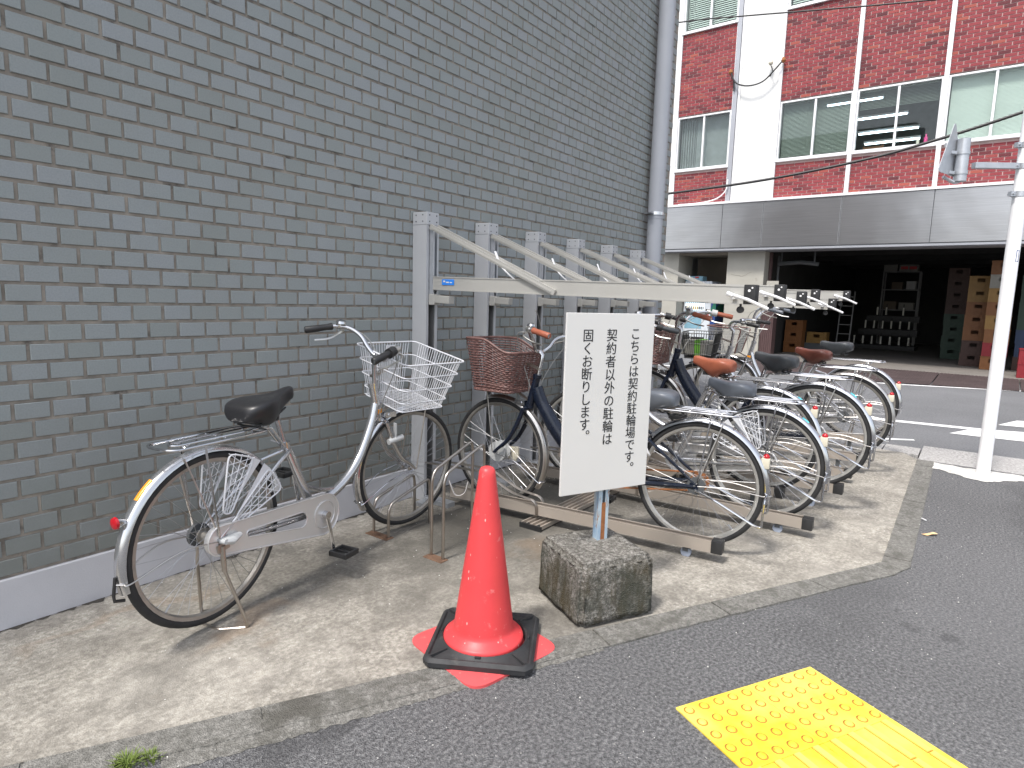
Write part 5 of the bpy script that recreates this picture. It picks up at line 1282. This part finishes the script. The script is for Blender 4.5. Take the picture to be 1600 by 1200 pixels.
# ================================================================== overhead cables
def wire(name, pts, r, lab, mat='black'):
    m = MB(); m.tube(spline(pts, 8), r, 6); o = m.build(name, mat); tag(o, lab, 'cable'); return o
wire('overhead_cable', [BW(-9.5, -1.5, 3.70), BW(-6.07, -1.5, 3.83), BW(-3.9, -1.5, 3.95), BW(-2.09, -1.5, 4.16), BW(-1.06, -1.5, 4.36), BW(.29, -1.5, 4.70), BW(3, -1.5, 5.5)], .028, 'thick black overhead cable sagging across the steel band and windows opposite')
wire('overhead_cable', [BW(-9.5, -1.5, 7.9), BW(-6.12, -1.5, 7.6), BW(-4.7, -1.5, 7.4), BW(-3.17, -1.5, 7.16), BW(-1.31, -1.5, 6.88), BW(3, -1.5, 6.3)], .015, 'thin black overhead cable high across the upper brick panels opposite')
lc = empty('service_cable', BW(-4.8, -.1, 6.3), BROT, 'black service cable looping across the white pilaster between two brown insulators', 'cable')
def LB(s, b, z): return (s+4.8, b+.1, z-6.3)
m = MB(); m.tube(spline([LB(-5.36, -.14, 6.76), LB(-5.30, -.14, 6.6), LB(-5.18, -.14, 6.47), LB(-4.91, -.16, 6.38), LB(-4.60, -.16, 6.42), LB(-4.36, -.16, 6.62), LB(-4.20, -.14, 6.80)], 6), .018, 6)
m.tube(spline([LB(-4.47, -.14, 6.80), LB(-4.40, -.14, 6.62), LB(-4.45, -.14, 6.50)], 4), .010, 5); m.tube([LB(-5.30, -.1, 6.6), LB(-5.29, -.08, 6.35)], .018, 6); m.build('loop', 'black', lc)
for s_, z_ in ((-5.38, 6.80), (-4.18, 6.84), (-4.46, 6.84)): m = MB(); m.tube([LB(s_, -.04, z_-.02), LB(s_, -.12, z_-.02)], .018, 8); m.tube([LB(s_, -.12, z_-.07), LB(s_, -.12, z_-.03), LB(s_, -.12, z_+.04)], [.035, .055, .03], 12); m.build('insulator', 'rust' if s_ != -4.46 else 'cream_plastic', lc)
m = MB(); m.tube(spline([LB(-5.29, -.05, 4.3), LB(-5.30, -.10, 4.05), LB(-5.5, -.12, 3.86), LB(-5.9, -.12, 3.78), LB(-6.5, -.12, 3.77)], 5), .016, 6); m.build('loose_cable', 'white_trim', lc)

# ================================================================== vending machine
vm = empty('vending_machine', BW(-5.99, .42, 0), BROT, 'white drinks vending machine standing in the recess across the road', 'vending machine')
m = MB(); m.box(-.42, .32, 0, .7, .03, 1.86); m.box(-.40, .50, .05, .7, .0, .03); m.build('cabinet', 'vm_white', vm, smooth=False, bevel=.02)
m = MB(); m.box(.322, .45, .02, .70, .04, 1.80); m.build('side_panel', 'vm_blue', vm, smooth=False)
m = MB(); m.add([(.4515, .05, 1.2), (.4515, .69, 1.4), (.4515, .69, 1.05), (.4515, .05, .95)], [(0, 1, 2, 3)]); m.add([(.323, .0185, 1.15), (.449, .0185, 1.45), (.449, .0185, 1.05), (.323, .0185, .9)], [(0, 1, 2, 3)]); m.build('side_stripe', 'vm_green', vm, smooth=False)
m = MB(); m.box(-.37, .18, -.012, .0, 1.06, 1.76); m.build('display_frame', 'vm_white', vm, smooth=False)
m = MB(); m.box(-.36, .17, -.014, -.0125, 1.07, 1.75); m.build('display_back', 'vm_light', vm, smooth=False)
m = MB(); g2 = random.Random(6); cans = [MB(), MB(), MB()]
for rr4 in range(3):
    for k in range(10):
        x = -.335+k*.052; z = 1.12+rr4*.215; cans[g2.randrange(3)].cyl((x, -.035, z), (x, -.035, z+.085), .018, 8)
    m.box(-.36, .17, -.05, -.014, 1.095+rr4*.215, 1.105+rr4*.215)
m.build('display_shelf', 'vm_white', vm, smooth=False)
for cc, mm in zip(cans, ('can_gold', 'card_white', 'crate_brown')): o = cc.build('drink_can', mm, vm); o['kind'] = 'stuff'
m = MB(); 
for rr4 in range(3):
    for k in range(10): m.box(-.355+k*.052, -.325+k*.052, -.056, -.050, 1.075+rr4*.215, 1.095+rr4*.215)
o = m.build('select_button', 'poster', vm, smooth=False); o['kind'] = 'stuff'
m = MB(); m.box(-.36, .10, -.006, .0, .62, 1.0); m.build('advert_panel', 'poster', vm, smooth=False)
m = MB(); m.box(.04, .09, -.008, -.006, .95, .99); m.box(.205, .285, -.01, .0, .93, 1.0); m.build('advert_print', 'print_red', vm, smooth=False)
m = MB(); m.box(.13, .19, -.01, .0, .96, .99); m.box(.13, .17, -.01, .0, .86, .92); m.box(.20, .30, -.012, .0, .88, .93); m.box(-.3, .2, -.012, 0, .2, .4); m.box(.20, .26, -.01, 0, 1.09, 1.14); m.build('coin_slot', 'black', vm, smooth=False)
m = MB(); m.box(-.40, .05, .0, .3, 1.862, 1.99); o = m.build('drinks_banner', 'poster'); o.location = BW(-5.99, .42, 0); o.rotation_euler = (0, 0, BROT); tag(o, 'coloured drinks banner standing on top of the vending machine', 'banner')
m = MB(); m.box(-.15, -.05, -.004, -.001, 1.94, 1.975); m.build('banner_print', 'print_red', o, smooth=False)
m = MB(); m.box(-.35, -.32, -.004, -.001, 1.93, 1.98); m.build('banner_print', 'yellow_tag', o, smooth=False)

# ================================================================== things in the garage
crate_cache = {}
def crate(mat, w=.44, d=.36, h=.29):
    if (mat, w, d, h) in crate_cache: return crate_cache[(mat, w, d, h)]
    m = MB(); t = .015
    m.box(-w/2, w/2, 0, t, 0, h*.52); m.box(-w/2, w/2, 0, t, h*.80, h); m.box(-w/2, -w*.16, 0, t, h*.52, h*.80); m.box(w*.16, w/2, 0, t, h*.52, h*.80)
    m.box(-w/2, w/2, d-t, d, 0, h); m.box(-w/2, -w/2+t, t, d-t, 0, h*.52); m.box(w/2-t, w/2, t, d-t, 0, h*.52); m.box(-w/2, -w/2+t, t, d-t, h*.8, h); m.box(w/2-t, w/2, t, d-t, h*.8, h); m.box(-w/2, -w/2+t, t, d*.35, h*.52, h*.8); m.box(-w/2, -w/2+t, d*.65, d-t, h*.52, h*.8); m.box(w/2-t, w/2, t, d-t, h*.52, h*.8); m.box(-w/2+t, w/2-t, t, d-t, 0, .012)
    for x in (-w*.38, -w*.13, w*.13, w*.38): m.box(x-.008, x+.008, -.006, 0, 0.01, h*.50)
    m.box(-w/2-.006, w/2+.006, -.008, d+.006, h-.02, h-.001)
    o = m.build('crate', mat, smooth=False); me_ = o.data; bpy.data.objects.remove(o); crate_cache[(mat, w, d, h)] = me_; return me_
ords = ['bottom', 'second', 'third', 'fourth', 'fifth', 'sixth', 'seventh', 'eighth']
cr = random.Random(8)
def stack(s, b, mats, names, what, group, w=.44, h=.29, z0=.04, rot=0):
    for k, mt in enumerate(mats):
        pos_ = ords[k] if k < len(mats)-1 else 'topmost'
        o = inst('bottle_crate', crate(mt, w, .36, h), None, BW(s+cr.uniform(-.01, .01), b+cr.uniform(-.01, .01), z0+k*h), (0, 0, BROT+rot+cr.uniform(-.02, .02)))
        tag(o, '%s %s crate of %s' % (pos_, names[mt], what), 'crate', group)
nm = dict(crate_yellow='yellow', crate_orange='orange', crate_green='green', crate_red='red', crate_brown='brown', crate_blue='blue', card_white='pale')
stack(.30, 1.2, ['crate_orange', 'crate_red', 'crate_orange', 'crate_yellow', 'crate_orange', 'crate_yellow', 'card_white', 'crate_orange'], nm, 'the tall stack behind the white pole', 'crates stacked at the garage front')
stack(-.10, 1.9, ['crate_brown']*2+['crate_orange']*3+['crate_yellow']*2, nm, 'the stack left of the white pole', 'crates stacked at the garage front')
stack(-.62, 4.0, ['crate_green']*4+['crate_brown']*4, nm, 'the dim stack deepest left of the pole', 'crates stacked deep in the garage')
stack(-.25, 4.2, ['crate_red'], nm, 'the low pile beside the green crates', 'crates stacked deep in the garage')
stack(.85, 1.6, ['crate_brown', 'crate_blue', 'crate_blue']+['crate_green']*4, nm, 'the stack right of the white pole', 'crates stacked right of the pole')
stack(.95, -.25, ['crate_red', 'crate_red'], nm, 'the two red ones at the garage lip', 'red crates at the garage lip', w=.5, h=.28, z0=.033)
stack(-4.05, 2.3, ['crate_orange', 'crate_orange', 'crate_orange'], nm, 'the stack at the left garage wall', 'crates at the left garage wall')
o = inst('bottle_crate', crate('crate_yellow', .5, .36, .30), None, BW(-3.62, 3.0, .29), (0, 0, BROT)); tag(o, 'yellow crate on a dark box near the left garage wall', 'crate')
m = MB(); m.box(-.3, .3, 0, .4, 0, .25); o = m.build('dark_box', 'dark_steel', smooth=False, loc=BW(-3.62, 2.98, .037), rot=BROT); tag(o, 'low dark box under the yellow crate in the garage', 'box')
# shelf with boxes
sh = empty('storage_shelf', BW(-2.35, 8, .035), BROT, 'dark metal storage shelf against the back of the garage', 'shelf')
for x in (-.5, .5):
    m = MB(); m.box(x-.02, x+.02, 0, .04, 0, 2.45); m.box(x-.02, x+.02, .46, .5, 0, 2.45); m.build('upright', 'post_in', sh, smooth=False)
for z in (1.20, 1.85, 2.42): m = MB(); m.box(-.52, .52, 0, .5, z, z+.03); m.build('shelf_board', 'post_in', sh, smooth=False)
def boxx(x, z, w, h, mat, lab, y=.05, d=.35, name='cardboard_box'):
    m = MB(); m.box(-w/2, w/2, 0, d, 0, h); m.box(-w/2-.004, w/2+.004, -.004, d+.004, h*.8, h+.004); o = m.build(name, mat, smooth=False, loc=BW(-2.35+x, 8+y, z), rot=BROT); tag(o, lab, 'box', 'boxes on the garage shelf'); return o
boxx(-.33, 2.49, .38, .20, 'card_white', 'pale box on the left of the shelf top, below another box'); boxx(-.33, 2.70, .42, .30, 'card', 'brown carton on top of the pale box on the shelf')
o = boxx(.17, 2.49, .52, .20, 'card_white', 'white carton with red print on the shelf top'); m = MB(); m.box(-.22, -.02, -.012, -.006, .06, .15); m.box(.02, .22, -.012, -.006, .06, .15); m.build('carton_print', 'print_red', o, smooth=False)
boxx(.22, 2.70, .55, .16, 'card_white', 'flat white carton lying on the carton with red print')
boxx(-.1, 1.92, .30, .22, 'card', 'small brown carton on the middle shelf board'); boxx(.28, 1.92, .25, .25, 'plastic_grey', 'grey box on the middle shelf board'); boxx(-.25, 1.27, .35, .25, 'card', 'brown carton on the lowest shelf board'); boxx(.2, 1.27, .4, .22, 'card_white', 'pale box on the lowest shelf board')
# bottles standing in three steps
st_ = MB(); 
for k, z in enumerate((.04, .46, .88)): st_.box(-.9+k*.16, .85, .0+k*.25, 1.0, z if k else .04, z+.18 if k else .16)
o = st_.build('display_step', 'black', smooth=False, loc=BW(-2.5, 6.6, 0), rot=BROT); tag(o, 'dark stepped stand holding bottles at the back of the garage', 'stand')
bt = MB(); bt.lathe([(0, 0), (.035, 0), (.038, .01), (.038, .20), (.03, .25), (.013, .29), (.013, .37), (0, .37)], 12); o = bt.build('x', 'bottle'); btm = o.data; btm.name = 'glass_bottle'; bpy.data.objects.remove(o)
lbm_ = MB(); lbm_.add([(.0385*math.cos(t), .0385*math.sin(t), z) for z in (.03, .27) for t in [rad(-90-38+76*i/6) for i in range(7)]], [(i, i+1, 8+i, 7+i) for i in range(6)]); o = lbm_.build('x', 'paper'); lbm = o.data; bpy.data.objects.remove(o)
cnt = 0
for row, (z, xs_) in enumerate(((.16, [-.80+.245*i for i in range(7)]), (.64, [-.56+.235*i for i in range(6)]), (1.06, [-.30, -.06, .40]))):
    for x in xs_:
        r_ = empty('glass_bottle', BW(-2.5+x, 6.68+row*.25, z), BROT, '%s pale labelled bottle from the left on the %s step in the garage' % (['first', 'second', 'third', 'fourth', 'fifth', 'sixth', 'seventh'][xs_.index(x)], ['bottom', 'middle', 'top'][row]), 'bottle', ['bottles on the bottom step', 'bottles on the middle step', 'bottles on the top step'][row])
        inst('bottle_body', btm, r_); inst('bottle_label', lbm, r_)
# ladder
ld = empty('step_ladder', BW(-3.15, 4.0, .035), BROT, 'thin grey ladder leaning in the dark garage left of the shelf', 'ladder')
for x in (-.16, .16): m = MB(); m.bar((x, 0, 0), (x, .25, 1.7), .03, .02); m.build('rail', 'post_in', ld, smooth=False)
for k in range(6): m = MB(); m.bar((-.15, .04+.04*k, .25+.26*k), (.15, .04+.04*k, .25+.26*k), .03, .02); m.build('rung', 'post_in', ld, smooth=False)
# window sill trinkets
m = MB(); m.cyl((0, 0, 0), (0, 0, .16), .035, 10); m.cyl((0, 0, .16), (0, 0, .22), .015, 8); o = m.build('pink_bottle', 'pink', loc=BW(-1.28, .20, 4.68)); tag(o, 'pink bottle on the sill inside the middle office window', 'bottle')
m = MB(); m.cyl((0, 0, 0), (0, 0, .13), .03, 10); o = m.build('white_cup', 'paper', loc=BW(-1.42, .20, 4.68)); tag(o, 'white cup left of the pink bottle on the office sill', 'cup')
ch = empty('wooden_chair', BW(-2.3, .55, 4.62), BROT, 'wooden chair back seen low in the lit office window', 'chair')
m = MB(); m.box(-.2, -.17, 0, .03, -.4, .24); m.box(.17, .2, 0, .03, -.4, .24); m.box(-.17, .17, 0, .02, .16, .22); m.box(-.17, .17, 0, .02, .04, .08); m.build('backrest', 'wood', ch, smooth=False)
m = MB(); m.box(-.2, .2, .03, .4, -.45, -.41); m.build('seat', 'wood', ch, smooth=False)

# ================================================================== small things on the ground
m = MB(); lp_ = [(-.045, 0), (-.02, .014), (.0, .012), (.03, .02), (.045, .004), (.03, -.012), (.005, -.010), (-.02, -.014)]
m.add([(x, y, .004+.006*math.sin(x*60)) for x, y in lp_], [tuple(range(8))]); m.add([(x, y, .0025+.006*math.sin(x*60)) for x, y in lp_], [tuple(range(7, -1, -1))])
o = m.build('dry_leaf', 'leafmat', smooth=False, loc=(4.225, .10, .006), rot=rad(-60)); tag(o, 'pale dry leaf lying on the asphalt beside the side kerb', 'leaf')
m = MB(); m.box(-.02, .02, -.004, .004, 0, .004); o = m.build('paper_scrap', 'white_steel', smooth=False, loc=(4.50, .145, .009), rot=rad(40)); tag(o, 'tiny white scrap on the kerb near the dry leaf', 'litter')
gr = random.Random(12)
def grass_tuft(x, y, n, hgt, lab):
    m = MB()
    for k in range(n):
        a = gr.uniform(0, 6.28); r_ = gr.uniform(0, .03); L = hgt*gr.uniform(.5, 1.1); b = Vector((r_*math.cos(a), r_*math.sin(a), 0)); d = Vector((math.cos(a), math.sin(a), 0)); w_ = Vector((-d.y, d.x, 0))*.0018
        p1 = b+d*L*.25+Vector((0, 0, L*.7)); p2 = b+d*L*.75+Vector((0, 0, L*.85))
        m.add([b-w_, b+w_, p1+w_*.8, p1-w_*.8, p2], [(0, 1, 2, 3), (3, 2, 4)])
    o = m.build('grass_tuft', 'grass', smooth=False, loc=(x, y, .003)); tag(o, lab, 'grass tuft')
grass_tuft(.640, 1.712, 110, .036, 'larger green grass tuft in the kerb joint, bottom left'); grass_tuft(.690, 1.690, 50, .025, 'smaller green grass tuft right of the larger one in the kerb joint')
# loose debris on the pad and pavement (uncountable)
m = MB(); dbr = random.Random(21)
for k in range(900):
    x = dbr.uniform(.6, 6.2); y = dbr.uniform(-.2, 2.75)
    if y > 2.78: continue
    s = dbr.uniform(.0012, .0042); a = dbr.uniform(0, 3); z = .005
    m.add([(x+s*math.cos(a), y+s*math.sin(a), z), (x-s*math.sin(a)*.7, y+s*math.cos(a)*.7, z), (x-s*math.cos(a), y-s*math.sin(a), z), (x+s*.3, y, z+s*.8)], [(0, 1, 3), (1, 2, 3), (2, 0, 3)])
tag(m.build('grit', 'patch', smooth=False), kind='stuff')
